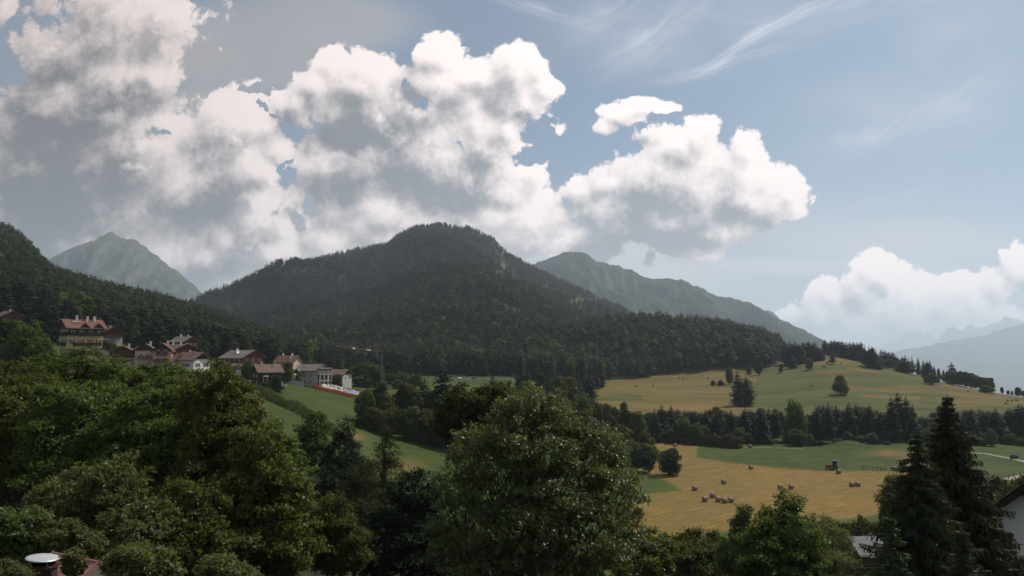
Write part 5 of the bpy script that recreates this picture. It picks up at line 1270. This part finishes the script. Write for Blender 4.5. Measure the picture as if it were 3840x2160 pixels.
# grey garden wall left of the building site and the stone pile
def strip_wall(name, label, pts, h, th, mat, cat, parts=None, sink=.4):
    P0 = Vector(pts[0]); e = empty(name, P0, 0, label, cat); b = B_()
    for p, q in zip(pts[:-1], pts[1:]):
        p, q = Vector(p)-P0, Vector(q)-P0; d = (q-p); d.z = 0; nrm = Vector((-d.y, d.x, 0)).normalized()*th/2
        a = [b.bm.verts.new(v) for v in (p-nrm-Vector((0,0,sink)), q-nrm-Vector((0,0,sink)), q-nrm+Vector((0,0,h)), p-nrm+Vector((0,0,h)))]
        c = [b.bm.verts.new(v.co+nrm*2) for v in a]
        b.bm.faces.new(a); b.bm.faces.new(c[::-1])
        for k in range(4): b.bm.faces.new((a[k], c[k], c[(k+1) % 4], a[(k+1) % 4]))
    return e, b
e, b = strip_wall('garden_wall', 'long grey retaining wall between the cabin and the building site', [on_ground(1065, 345), on_ground(1100, 347), on_ground(1140, 349)], 2.2, .3, 'concrete', 'wall'); b.out('wall', 'concrete', e)
e = empty('rubble_heap', on_ground(1050, 318), 0, 'pale heap of earth and stones at the head of the hedge', 'rubble')
rr = np.random.default_rng(9); b = B_()
for k in range(26):
    q = rr.normal(size=3)*[1.3,1.3,.1]; s_ = .9-abs(q[0])*.12
    bmesh.ops.create_icosphere(b.bm, subdivisions=1, radius=max(.25, s_*rr.uniform(.5,1)), matrix=Matrix.Translation((q[0], q[1], max(0, 2.6-abs(q[0])*1.4-abs(q[1])*.9)*rr.random())))
b.out('stones', 'rock', e)

# excavation with an orange safety net
NETF = [(1178,1446),(1186,1462),(1206,1474),(1240,1482),(1290,1485),(1345,1488)]
NETB = [(1180,1446),(1215,1446),(1250,1447),(1290,1449),(1318,1452),(1352,1463)]
def net(name, label, pix_, Y0, Y1, h):
    pts = [on_ground(u, Y, 1460) for (u, v), Y in zip(pix_, np.linspace(Y0, Y1, len(pix_)))]
    fine = []
    for a, b in zip(pts[:-1], pts[1:]):
        for k in range(3): q = a.lerp(b, k/3); q.z = float(hgt(q.x, q.y)); fine.append(q)
    fine.append(pts[-1])
    e, b = strip_wall(name, label, fine, h, .05, 'net_orange', 'safety net', sink=-.05); b.out('netting', 'net_orange', e)
    for q in fine[::2]:
        p = q-fine[0]; B_().cyl(p-Vector((0,0,.3)), p+Vector((0,0,h+.12)), .05, n=6).out('post', 'wood_red', e)
net('safety_net', 'front run of orange netting curving round the excavation on the lawn', NETF, 356, 318, 1.6)
net('safety_net', 'rear run of dark red netting behind the excavation, under the houses', NETB, 356, 352, 1.5)
pit = empty('plastic_sheet', on_ground(1255, 338), 0, 'crumpled white plastic sheet laid over the excavated bank', 'plastic sheet')
nn = 36; a_ = np.linspace(0, 1, nn); Ag, Bg = np.meshgrid(a_, np.linspace(0, 1, 12), indexing='ij'); p0 = Vector(pit.location)
c0 = on_ground(1204, 345); c1 = on_ground(1296, 336)
Xg = c0.x+(c1.x-c0.x)*Ag+0*Bg; Yg = c0.y+(c1.y-c0.y)*Ag-4.5*(Bg-.5)*(1-.35*Ag)
Zg = hgt(Xg, Yg)+.5+2.3*(1-Bg)+fbm(Xg*1.4, Yg*1.4, 4, 61)*1.1
i = np.arange(Ag.size).reshape(Ag.shape)
link('sheet', np_mesh('sheet', np.stack([Xg-p0.x, Yg-p0.y, Zg-p0.z], -1).reshape(-1, 3), np.stack([i[:-1,:-1], i[1:,:-1], i[1:,1:], i[:-1,1:]], -1).reshape(-1, 4), False), MATS['sheet_white'], pit)
pit = empty('plastic_sheet', on_ground(1315, 333), 0, 'bluish grey sheet at the right end of the excavation', 'plastic sheet')
p0 = Vector(pit.location); c0 = on_ground(1296, 338); c1 = on_ground(1346, 332)
Xg = c0.x+(c1.x-c0.x)*Ag; Yg = c0.y+(c1.y-c0.y)*Ag-4.5*(Bg-.5); Zg = hgt(Xg, Yg)+.4+1.5*(1-Bg)+fbm(Xg*.9, Yg*.9, 3, 63)*.5
link('sheet', np_mesh('sheet', np.stack([Xg-p0.x, Yg-p0.y, Zg-p0.z], -1).reshape(-1, 3), np.stack([i[:-1,:-1], i[1:,:-1], i[1:,1:], i[:-1,1:]], -1).reshape(-1, 4), False), MATS['sheet_blue'], pit)

# tower crane
Yc = 392; base = on_ground(1431, Yc); top = at(1431, 1318, Yc)
cr = empty('tower_crane', base, 0, 'slim building crane with a long jib reaching left over the houses', 'crane')
def lattice_beam(b, p, q, w, n):
    p, q = Vector(p), Vector(q); d = (q-p).normalized(); u_ = d.cross(Vector((0,0,1)) if abs(d.z) < .9 else Vector((1,0,0))).normalized(); v_ = d.cross(u_)
    cs = [u_*w/2+v_*w/2, u_*w/2-v_*w/2, -u_*w/2-v_*w/2, -u_*w/2+v_*w/2]
    for c in cs: b.cyl(p+c, q+c, .055, n=5)
    for k in range(n):
        a0, a1 = p.lerp(q, k/n), p.lerp(q, (k+1)/n)
        for m in range(4): b.cyl(a0+cs[m], a1+cs[(m+1) % 4], .03, n=4)
H = top.z-base.z
b = B_(); lattice_beam(b, (0,0,0), (0,0,H*.56), .95, 14); b.out('mast', 'steel_grey', cr)
b = B_(); b.box((0,0,H*.14), (1.0,1.0,H*.30)); b.out('mast_base', 'paint_darkred', cr)
b = B_(); lattice_beam(b, (0,0,H*.56), (0,0,H), .6, 12); b.out('mast_top', 'steel_grey', cr)
je = at(1258, 1298, Yc-30)-base
b = B_(); lattice_beam(b, (0,0,H), je, .6, 34); b.out('jib', 'steel_crane', cr)
b = B_(); b.cyl((0,0,H), (2.6,.6,H+5.0), .10); b.cyl((2.6,.6,H+5.0), tuple(Vector((0,0,H)).lerp(je, .42)), .035, n=5); b.out('tie_bars', 'steel_grey', cr)
for f_, ln, nm in ((.30, 2.8, 'sign_board'), (.62, 1.6, 'trolley')):
    c = Vector((0,0,H)).lerp(je, f_); dd = (je-Vector((0,0,H))).normalized()
    M = Matrix.Translation(c+Vector((0,-.5,0))) @ dd.to_track_quat('X', 'Z').to_matrix().to_4x4()
    B_().box((0,0,0), (ln,.12,.75 if nm == 'sign_board' else .9), M=M).out(nm, 'white_paint', cr)

# ------------------------------------------------------------------ bales, machines, tracks
def make_bale():
    e = empty('hay_bale', (0,0,0), 0, 'x', 'hay bale')
    R_, W_ = .75, .62; n = 28; g = Geo()
    prof = [(0,-W_),(R_*.55,-W_*1.0),(R_*.88,-W_*.97),(R_*.985,-W_*.86),(R_,-W_*.4),(R_*.992,0),(R_,W_*.4),(R_*.985,W_*.86),(R_*.88,W_*.97),(R_*.55,W_*1.0),(0,W_)]
    rr = np.random.default_rng(2)
    V = []
    for k, (q, w_) in enumerate(prof):
        for a in range(n):
            an = a*math.tau/n; qq = q*(1+rr.normal()*.012) if 0 < q else 0
            V.append((w_+rr.normal()*.008, qq*math.cos(an), R_+qq*math.sin(an)*(.97 if math.sin(an) < 0 else 1)-.03))
    i = np.arange(len(V)).reshape(len(prof), n); j = np.roll(i, -1, 1)
    g.add(np.array(V), np.stack([i[3:7], j[3:7], j[4:8], i[4:8]], -1).reshape(-1, 4))
    body = link('bale_wrap', g.mesh('bale_wrap', [MATS['hay']], True), None, e)
    h = Geo(); h.add(np.array(V), np.concatenate([np.stack([i[a], j[a], j[a+1], i[a+1]], -1) for a in (0,1,2,7,8,9)]))
    link('bale_end', h.mesh('bale_end', [MATS['hay_light']], True), None, e)
    return e
bale0 = make_bale(); first = [True]
def bale(u, v, yaw, label, group, Y=None):
    """v = lowest pixel of the bale"""
    global bale0
    if first[0]: e = bale0; first[0] = False
    else:
        e = bale0.copy(); C.objects.link(e)
        for ch in bale0.children:
            c = ch.copy(); C.objects.link(c); c.parent = e
    P = ground_at(u, v, 100) if Y is None else on_ground(u, Y)
    e.location = P; e.rotation_euler = (0, 0, rad(yaw)); e.scale = (.9,.9,.9); e['label'] = label; e['group'] = group
    return e
g = 'round hay bales on the mown field'
for u, v, yaw, lb in [
 (2643,1881,15,'round bale at the left end of the loose group of five'), (2672,1866,10,'round bale set back behind the row in the group of five'), (2693,1881,20,'round bale in the middle of the group of five'),
 (2717,1886,15,'nearest round bale of the group of five'), (2742,1884,8,'round bale at the right end of the group of five'), (2605,1839,18,'lone round bale left of and above the group of five'),
 (2714,1815,12,'lone round bale directly above the group of five'), (2927,1835,8,'left bale of the pair above the fresh green pointed tree'), (2967,1834,14,'right bale of the pair above the fresh green pointed tree'),
 (2816,1760,30,'lone bale on the bank between the green meadow and the mown field'), (3145,1776,20,'bale right below the two parked field machines'), (3195,1825,8,'left bale of the close pair under the field machines'),
 (3217,1824,14,'right bale of the close pair under the field machines'), (2454,1722,20,'bale at the left of the mown field beside the dark trees'), (2473,1726,10,'bale half hidden left of the lone round tree'),
 (2532,1675,25,'pale bale seen just above the lone round tree'), (2813,1680,5,'dark bale on the track at the end of the long hedge')]:
    bale(u, v, yaw, lb, g)
g = 'round hay bales scattered over the upper meadow'
for u, v, lb in [(2383,1452,'lower bale of the touching pair at the left of the upper meadow'),(2389,1449,'upper bale of the touching pair at the left of the upper meadow'),(2450,1450,'single bale right of the touching pair on the upper meadow'),(2549,1420,'dark dotted bale on its own on the golden slope'),(2561,1425,'bale on its own in the middle of the golden slope'),(2635,1412,'bale close below the wood edge on the golden slope'),(2656,1420,'bale above the two side by side bushes'),
 (3044,1450,'single bale below the middle of the upper meadow'),(2979,1381,'first bale of the row between cone-shaped and rounded tree'),(2989,1381,'second bale of the row between cone-shaped and rounded tree'),(2997,1380,'third bale of the row between cone-shaped and rounded tree'),(3008,1377,'highest bale of the row, nearest the rounded tree'),
 (3085,1376,'left of three bales left of the lone hilltop tree, lower row'),(3092,1375,'middle of three bales in the lower row by the lone hilltop tree'),(3096,1380,'lowest bale left of the lone hilltop tree'),(3098,1361,'left bale of the upper pair by the lone hilltop tree'),(3106,1361,'right bale of the upper pair by the lone hilltop tree'),(3131,1361,'bale just behind the trunk of the lone hilltop tree'),(3153,1365,'bale to the right of the lone hilltop tree'),
 (3631,1469,'bale under the long clump on the right skyline'),(3773,1515,'nearest bale of the loose group at the far right'),(3780,1505,'bale above the nearest one in the far right group'),(3796,1504,'middle bale of the far right group'),(3811,1503,'left bale of the touching pair at the far right'),(3816,1502,'right bale of the touching pair at the far right'),(3692,1462,'pale bale beneath the thin trees of the right skyline clump')]:
    bale(u, v, R0.uniform(0, 60), lb, g)

def wheel(e, x, y, r_, w_, rim='white_paint'):
    t = B_(); t.cyl((x,y-w_/2,r_), (x,y+w_/2,r_), r_, n=20); o = t.out('wheel', 'rubber', e, .03)
    B_().cyl((x,y-w_/2-.01,r_), (x,y+w_/2+.01,r_), r_*.5, n=14).out('rim', rim, o)
def tractor(u, v, yaw, label, col, mower=True):
    e = empty('tractor', ground_at(u, v, 100), rad(yaw), label, 'tractor')
    b = B_(); b.box((1.35,0,1.15), (1.9,.85,.75)); b.box((.2,0,.95), (1.6,1.0,.5)); b.out('body', col, e, .06)
    c = B_(); c.box((-.35,0,2.62), (1.6,1.45,.14)); c.out('cab_roof', 'white_paint', e, .04)
    c = B_(); c.box((-.35,0,1.85), (1.35,1.3,1.4)); co = c.out('cab', 'glass', e, .04)
    for a in (-1, 1):
        for q in (-1, 1): B_().box((-.35+a*.68,q*.66,1.85), (.08,.08,1.42)).out('cab_post', col, co)
        B_().box((-.6,a*.85,1.62), (1.3,.4,.1)).out('mudguard', col, e, .03)
        wheel(e, -.6, a*.85, .78, .42); wheel(e, 1.75, a*.75, .5, .3)
    if mower:
        m = B_(); m.box((-2.9,0,.75), (1.9,1.9,.8)); m.box((-1.7,0,.6), (1.2,.15,.12)); m.out('mower', 'paint_darkred', e, .05)
tractor(3388, 1764, 5, 'dark green tractor with a red implement behind it, at the field edge by the spruces', 'paint_green')
e = empty('baler', ground_at(3107, 1760, 100), rad(82), 'red box-shaped baler parked at the edge of the green meadow', 'baler'); e.scale = (.62,.62,.72)
b = B_(); b.poly([(-1.2,-1.1,.6),(1.2,-1.1,.6),(1.3,-1.1,1.5),(.7,-1.1,2.3),(-.9,-1.1,2.3),(-1.3,-1.1,1.4)], (0,2.2,0)); b.out('body', 'paint_red', e, .06)
wheel(e, 0, -1.2, .5, .3); wheel(e, 0, 1.2, .5, .3); B_().box((2.0,0,.6), (1.8,.14,.14)).out('drawbar', 'paint_darkred', e)
e = empty('tractor', ground_at(3129, 1761, 100), rad(85), 'dark tractor with a tall glazed cab beside the red baler', 'tractor'); e.scale = (.72,.72,.9)
b = B_(); b.box((1.2,0,1.2), (1.8,.9,.8)); b.box((0,0,.9), (1.6,1.0,.5)); b.out('body', 'paint_darkred', e, .06)
B_().box((-.4,0,2.3), (1.5,1.7,1.9)).out('cab', 'glass', e, .05); B_().box((-.4,0,3.32), (1.7,1.9,.14)).out('cab_roof', 'metal_grey', e, .04)
for a in (-1, 1): wheel(e, -.6, a*.95, .8, .45); wheel(e, 1.7, a*.8, .5, .3); B_().box((-.4+a*.0,a*.84,2.3), (.1,.1,1.9)).out('cab_post', 'metal_grey', e)
def rake(u, v, n, label, name):
    e = empty(name, ground_at(u, v, 100), rad(4), label, 'hay rake')
    w_ = n*1.35; f = B_(); f.cyl((-w_/2,0,1.0), (w_/2,0,1.0), .07); f.cyl((0,0,1.0), (0,1.8,.6), .07); f.out('frame', 'paint_darkred', e)
    for k in range(n):
        x = -w_/2+(k+.5)*1.35; r_ = B_()
        for q in range(7):
            a = q*math.tau/7+k; r_.cyl((x,0,.75), (x+.62*math.cos(a),.3*math.sin(a),.72+.55*math.sin(a)*.6), .028, n=4); r_.cyl((x+.62*math.cos(a),.3*math.sin(a),.72+.55*math.sin(a)*.6), (x+.7*math.cos(a),.3*math.sin(a),.35+.55*math.sin(a)*.6), .02, n=4)
        r_.out('rotor', 'paint_darkred', e)
        t = B_(); t.cyl((x-.08,-.15,.22), (x+.08,-.15,.22), .22, n=10); t.out('wheel', 'rubber', e)
rake(3241, 1759, 2, 'small red two-rotor hay tedder parked on the green meadow', 'hay_rake')
rake(3296, 1763, 4, 'wide red hay rake with four rotors parked on the green meadow', 'hay_rake')

# tracks laid over the land
def track(name, label, pts, w, mat='gravel', lift=.12):
    P = [Vector(p) for p in pts]; fine = []
    for a, b in zip(P[:-1], P[1:]):
        m = max(2, int((b-a).length/4)); fine += [a.lerp(b, k/m) for k in range(m)]
    fine.append(P[-1]); F2 = np.array([(p.x, p.y) for p in fine]); d = np.gradient(F2, axis=0); d /= np.maximum(np.linalg.norm(d, axis=1, keepdims=True), 1e-6); nr = np.stack([-d[:,1], d[:,0]], -1)
    off = np.linspace(-w/2, w/2, 5); Q = F2[:, None, :]+nr[:, None, :]*off[None, :, None]
    Z = hgt(Q[...,0], Q[...,1])+lift; V = np.concatenate([Q, Z[..., None]], -1); i = np.arange(Z.size).reshape(Z.shape)
    o = link(name, np_mesh(name, V.reshape(-1, 3), np.stack([i[:-1,:-1], i[1:,:-1], i[1:,1:], i[:-1,1:]], -1).reshape(-1, 4), True), MATS[mat]); tag(o, label, None, None, 'structure')
track('path', 'pale gravel farm track bending round the right end of the green meadow', [ground_at(u, v, 100) for u, v in [(3560,1698),(3650,1700),(3700,1703),(3745,1712),(3790,1720),(3840,1732),(3900,1750),(3930,1772),(3900,1775),(3860,1780),(3800,1794),(3775,1800)]], 2.8)
track('path', 'thin pale track along the top of the green meadow', [ground_at(u, v, 100) for u, v in [(2790,1678),(2900,1681),(3010,1684)]], 1.2)
track('path', 'thin pale track crossing the foot of the upper meadow', [ground_at(u, v, 100) for u, v in [(2150,1522),(2230,1524),(2300,1528),(2370,1540)]], 2.2)
track('path', 'light parking ground at the foot of the wooded hill', [on_ground(u, Y) for u, Y in [(1640,502),(1700,500),(1760,498),(1860,500),(1980,502)]], 7, 'asphalt')
def car(u, Y, yaw, col, label):
    e = empty('parked_car', on_ground(u, Y), rad(yaw), label, 'car', 'cars at the foot of the wooded hill')
    B_().poly([(-2.1,-.85,.35),(2.1,-.85,.35),(2.15,-.85,.85),(1.2,-.85,.98),(-1.9,-.85,1.0),(-2.15,-.85,.8)], (0,1.7,0)).out('body', col, e, .05)
    B_().poly([(-1.7,-.72,.95),(1.1,-.72,.95),(.45,-.72,1.45),(-1.3,-.72,1.48)], (0,1.44,0)).out('cabin', 'glass', e, .04)
    for a in (-1.35, 1.35):
        for q in (-.8, .8): wheel(e, a, q, .33, .2)
car(1752, 497, 8, 'white_paint', 'long white parked vehicle catching the sun beside the wood'); car(1778, 500, 5, 'metal_grey', 'grey car parked right of the white one'); car(1722, 503, 70, 'white_paint', 'pale car parked end-on left of the long white one'); car(1640, 470, 12, 'metal_light', 'silver car glinting behind the lawn clump')
s_ = empty('sign', on_ground(1928, 470), 0, 'small red and white sign post against the dark wood', 'sign'); B_().cyl((0,0,-.3), (0,0,2.2), .06).out('post', 'metal_grey', s_); B_().box((0,-.08,2.6), (2.0,.08,1.3)).out('board', 'white_paint', s_); B_().box((.3,-.13,2.4), (1.2,.02,.5)).out('stripe', 'paint_red', s_)
e = empty('van', ground_at(3803, 1722, 100), rad(10), 'small dark blue van on the farm track at the right edge', 'van'); e.scale = (.6,.7,.75)
B_().poly([(-2.2,-.9,.4),(2.2,-.9,.4),(2.2,-.9,1.1),(1.5,-.9,2.0),(-2.1,-.9,2.05)], (0,1.8,0)).out('body', 'solar', e, .06); B_().poly([(1.0,-.93,1.2),(1.85,-.93,1.2),(1.45,-.93,1.85),(1.0,-.93,1.85)], (0,1.86,0)).out('window', 'glass', e)
for a in (-1.4, 1.4):
    for q in (-.85, .85): wheel(e, a, q, .35, .2)
# fence posts by the lower track
g = 'wooden posts beside the lower bend of the farm track'
for u, v in [(3783,1798),(3801,1793),(3826,1786)]:
    p = empty('fence_post', ground_at(u, v, 100), 0, 'short dark wooden post beside the lower bend of the farm track', 'post', g); B_().cyl((0,0,-.3), (0,0,1.5), .10, .08, n=8).out('post', 'wood_dark', p)

# ------------------------------------------------------------------ near buildings at the bottom corners
PSI = rad(50); wx, wy = math.cos(PSI), -math.sin(PSI); W_ = 4.2; SLP = .92
A_ = at(3688, 1936, 42); zb = -18.0
e = empty('house', (A_.x+W_*wx, A_.y+W_*wy, zb), -PSI, 'white plastered house with a dark overhanging roof in the bottom right corner', 'house')
ze = A_.z-zb; zr_ = ze+W_*SLP
B_().poly([(-W_,0,-1),(W_,0,-1),(W_,0,ze-.3),(0,0,zr_-.3),(-W_,0,ze-.3)], (0,9,0)).out('wall', 'plaster_white', e)
b = B_(); o_ = .7; zo = ze-o_*SLP
b.poly([(-W_-o_,-.9,zo-.30),(0,-.9,zr_-.30),(W_+o_,-.9,zo-.30),(W_+o_,-.9,zo+.04),(0,-.9,zr_+.04),(-W_-o_,-.9,zo+.04)], (0,11,0)); r = b.out('roof', 'wood_dark', e)
b = B_(); b.poly([(-W_-o_-.05,-.96,zo+.045),(0,-.96,zr_+.09),(W_+o_+.05,-.96,zo+.045),(W_+o_+.05,-.96,zo+.11),(0,-.96,zr_+.16),(-W_-o_-.05,-.96,zo+.11)], (0,11.1,0)); b.out('roof_tiles', 'tile_dark', r)
for x_ in (-3.3, -1.9, 0, 1.9, 3.3): B_().box((x_,-.43,zr_-.50-abs(x_)*SLP), (.22,.85,.24)).out('purlin', 'wood_dark', e)
def wl(u, v):
    s_, t_ = ray(u, v); ex, ey = e.location.x, e.location.y         # sight line meets the gable wall
    nx, ny = math.sin(PSI), math.cos(PSI); y_ = (ex*nx+ey*ny)/(s_*nx+ny)
    return (s_*y_-ex)*wx+(y_-ey)*wy, t_*y_-zb
x_, z_ = wl(3772, 2027)
B_().box((x_-.2,-.03,z_), (.58,.06,.86)).out('shutter', 'wood_brown', e); B_().box((x_+.2,-.14,z_), (.05,.34,.86), rz=.5).out('shutter', 'wood_red', e); B_().box((x_+.05,-.012,z_), (.5,.03,.8)).out('pane', 'glass', e)
for uu_ in (3775, 3816):
    x_, z_ = wl(uu_, 2175); f = B_().box((x_,-.02,z_), (.36,.08,1.3)).out('window', 'wood_dark', e); B_().box((x_,-.075,z_), (.26,.04,1.14)).out('pane', 'glass', f)
x_, z_ = wl(3790, 2108); B_().box((x_,-.05,z_), (1.0,.14,.10)).out('cornice', 'plaster_grey', e)
x_, z_ = wl(3850, 1826); c = B_().box((x_,1.0,z_-.35), (.42,.42,1.3)).out('chimney', 'brick_dark', r); B_().box((x_,1.0,z_+.36), (.56,.56,.08)).out('chimney_cap', 'metal_grey', c)

# barn with a metal roof behind the spruces
e, r = house('barn with a pale corrugated metal roof glimpsed through the spruce branches', at(3240, 2105, 108), rad(8), 4.2, 5.0, 1.6, 1.7, 'wood_brown', 'metal_grey', name='barn', over=.3, sink=9, cat='barn')
window(e, '-y', 4.2, 5, -1, -.4, .9, .9, None, 'wood_dark')

# small house with a red roof and the chimney with its metal disc
zr_ = -5.3
def lv(u, v, z): s_, t_ = ray(u, v); y_ = z/t_; return Vector((s_*y_, y_, z))
p1, p2 = lv(198, 2073, zr_), lv(378, 2109, zr_); d_ = (p2-p1).normalized(); hw_ = (p2-p1).length/2; c_ = (p1+p2)/2; yaw_ = math.atan2(d_.y, d_.x)
e = empty('house', (c_.x, c_.y, -13.0), yaw_, 'small house whose pinkish red tin roof peeps out at the bottom left', 'house')
h_ = zr_+13.0
B_().poly([(.1-hw_,-1.9,0),(.1-hw_,1.9,0),(.1-hw_,1.9,h_-1.35),(.1-hw_,0,h_-.12),(.1-hw_,-1.9,h_-1.35)], (2*hw_-.2,0,0)).out('wall', 'plaster_cream', e)
b = B_(); b.poly([(-hw_,-2.3,h_-1.62),(-hw_,0,h_-.06),(-hw_,2.3,h_-1.62),(-hw_,2.3,h_-1.56),(-hw_,0,h_),(-hw_,-2.3,h_-1.56)], (2*hw_,0,0)); r = b.out('roof', 'roof_pink', e)
b = B_()
for k in range(5):
    x_ = -hw_+.02+k*(2*hw_-.07)/4
    b.poly([(x_,-2.31,h_-1.57),(x_+.03,-2.31,h_-1.57),(x_+.03,0,h_+.035),(x_,0,h_+.035)], (0,-.001,.04))
b.cyl((-hw_-.02,0,h_+.0), (hw_+.02,0,h_+.0), .035, n=8); b.out('roof_seam', 'roof_pink', r)
ct = at(160, 2112, 17.0)
e = empty('chimney', (ct.x, ct.y, -13.0), rad(8), 'dark brick chimney with a shiny metal disc as rain cap at the bottom left', 'chimney')
zt = ct.z+13.0
B_().box((0,0,zt/2-.02), (.46,.46,zt)).out('stack', 'brick_dark', e, .015); B_().box((0,0,zt-.08), (.54,.54,.08)).out('crown_slab', 'brick_dark', e, .01)
b = B_()
for a in (-1, 1):
    for q in (-1, 1): b.box((a*.17,q*.17,zt+.03), (.025,.025,.16))
b.box((0,0,zt-.03), (.36,.36,.02))
b.out('bracket', 'metal_grey', e)
S = Geo(); n = 40
prof = [(0,.030),(.06,.032),(.17,.022),(.30,.006),(.335,-.004),(.342,-.016),(.338,-.026),(.30,-.018),(0,-.004)]
V = np.array([(q*math.cos(a*math.tau/n), q*math.sin(a*math.tau/n), z_+zt+.13) for q, z_ in prof for a in range(n)]); i = np.arange(len(V)).reshape(len(prof), n); j = np.roll(i, -1, 1)
S.add(V, np.stack([i[:-1], j[:-1], j[1:], i[1:]], -1).reshape(-1, 4)); S.V = [np.stack([V[:,0]*math.cos(.12)+(V[:,2]-zt-.13)*math.sin(.12), V[:,1], zt+.13-V[:,0]*math.sin(.12)+(V[:,2]-zt-.13)*math.cos(.12)], -1)]; link('cap', S.mesh('cap', [MATS['metal_light']], True), None, e)
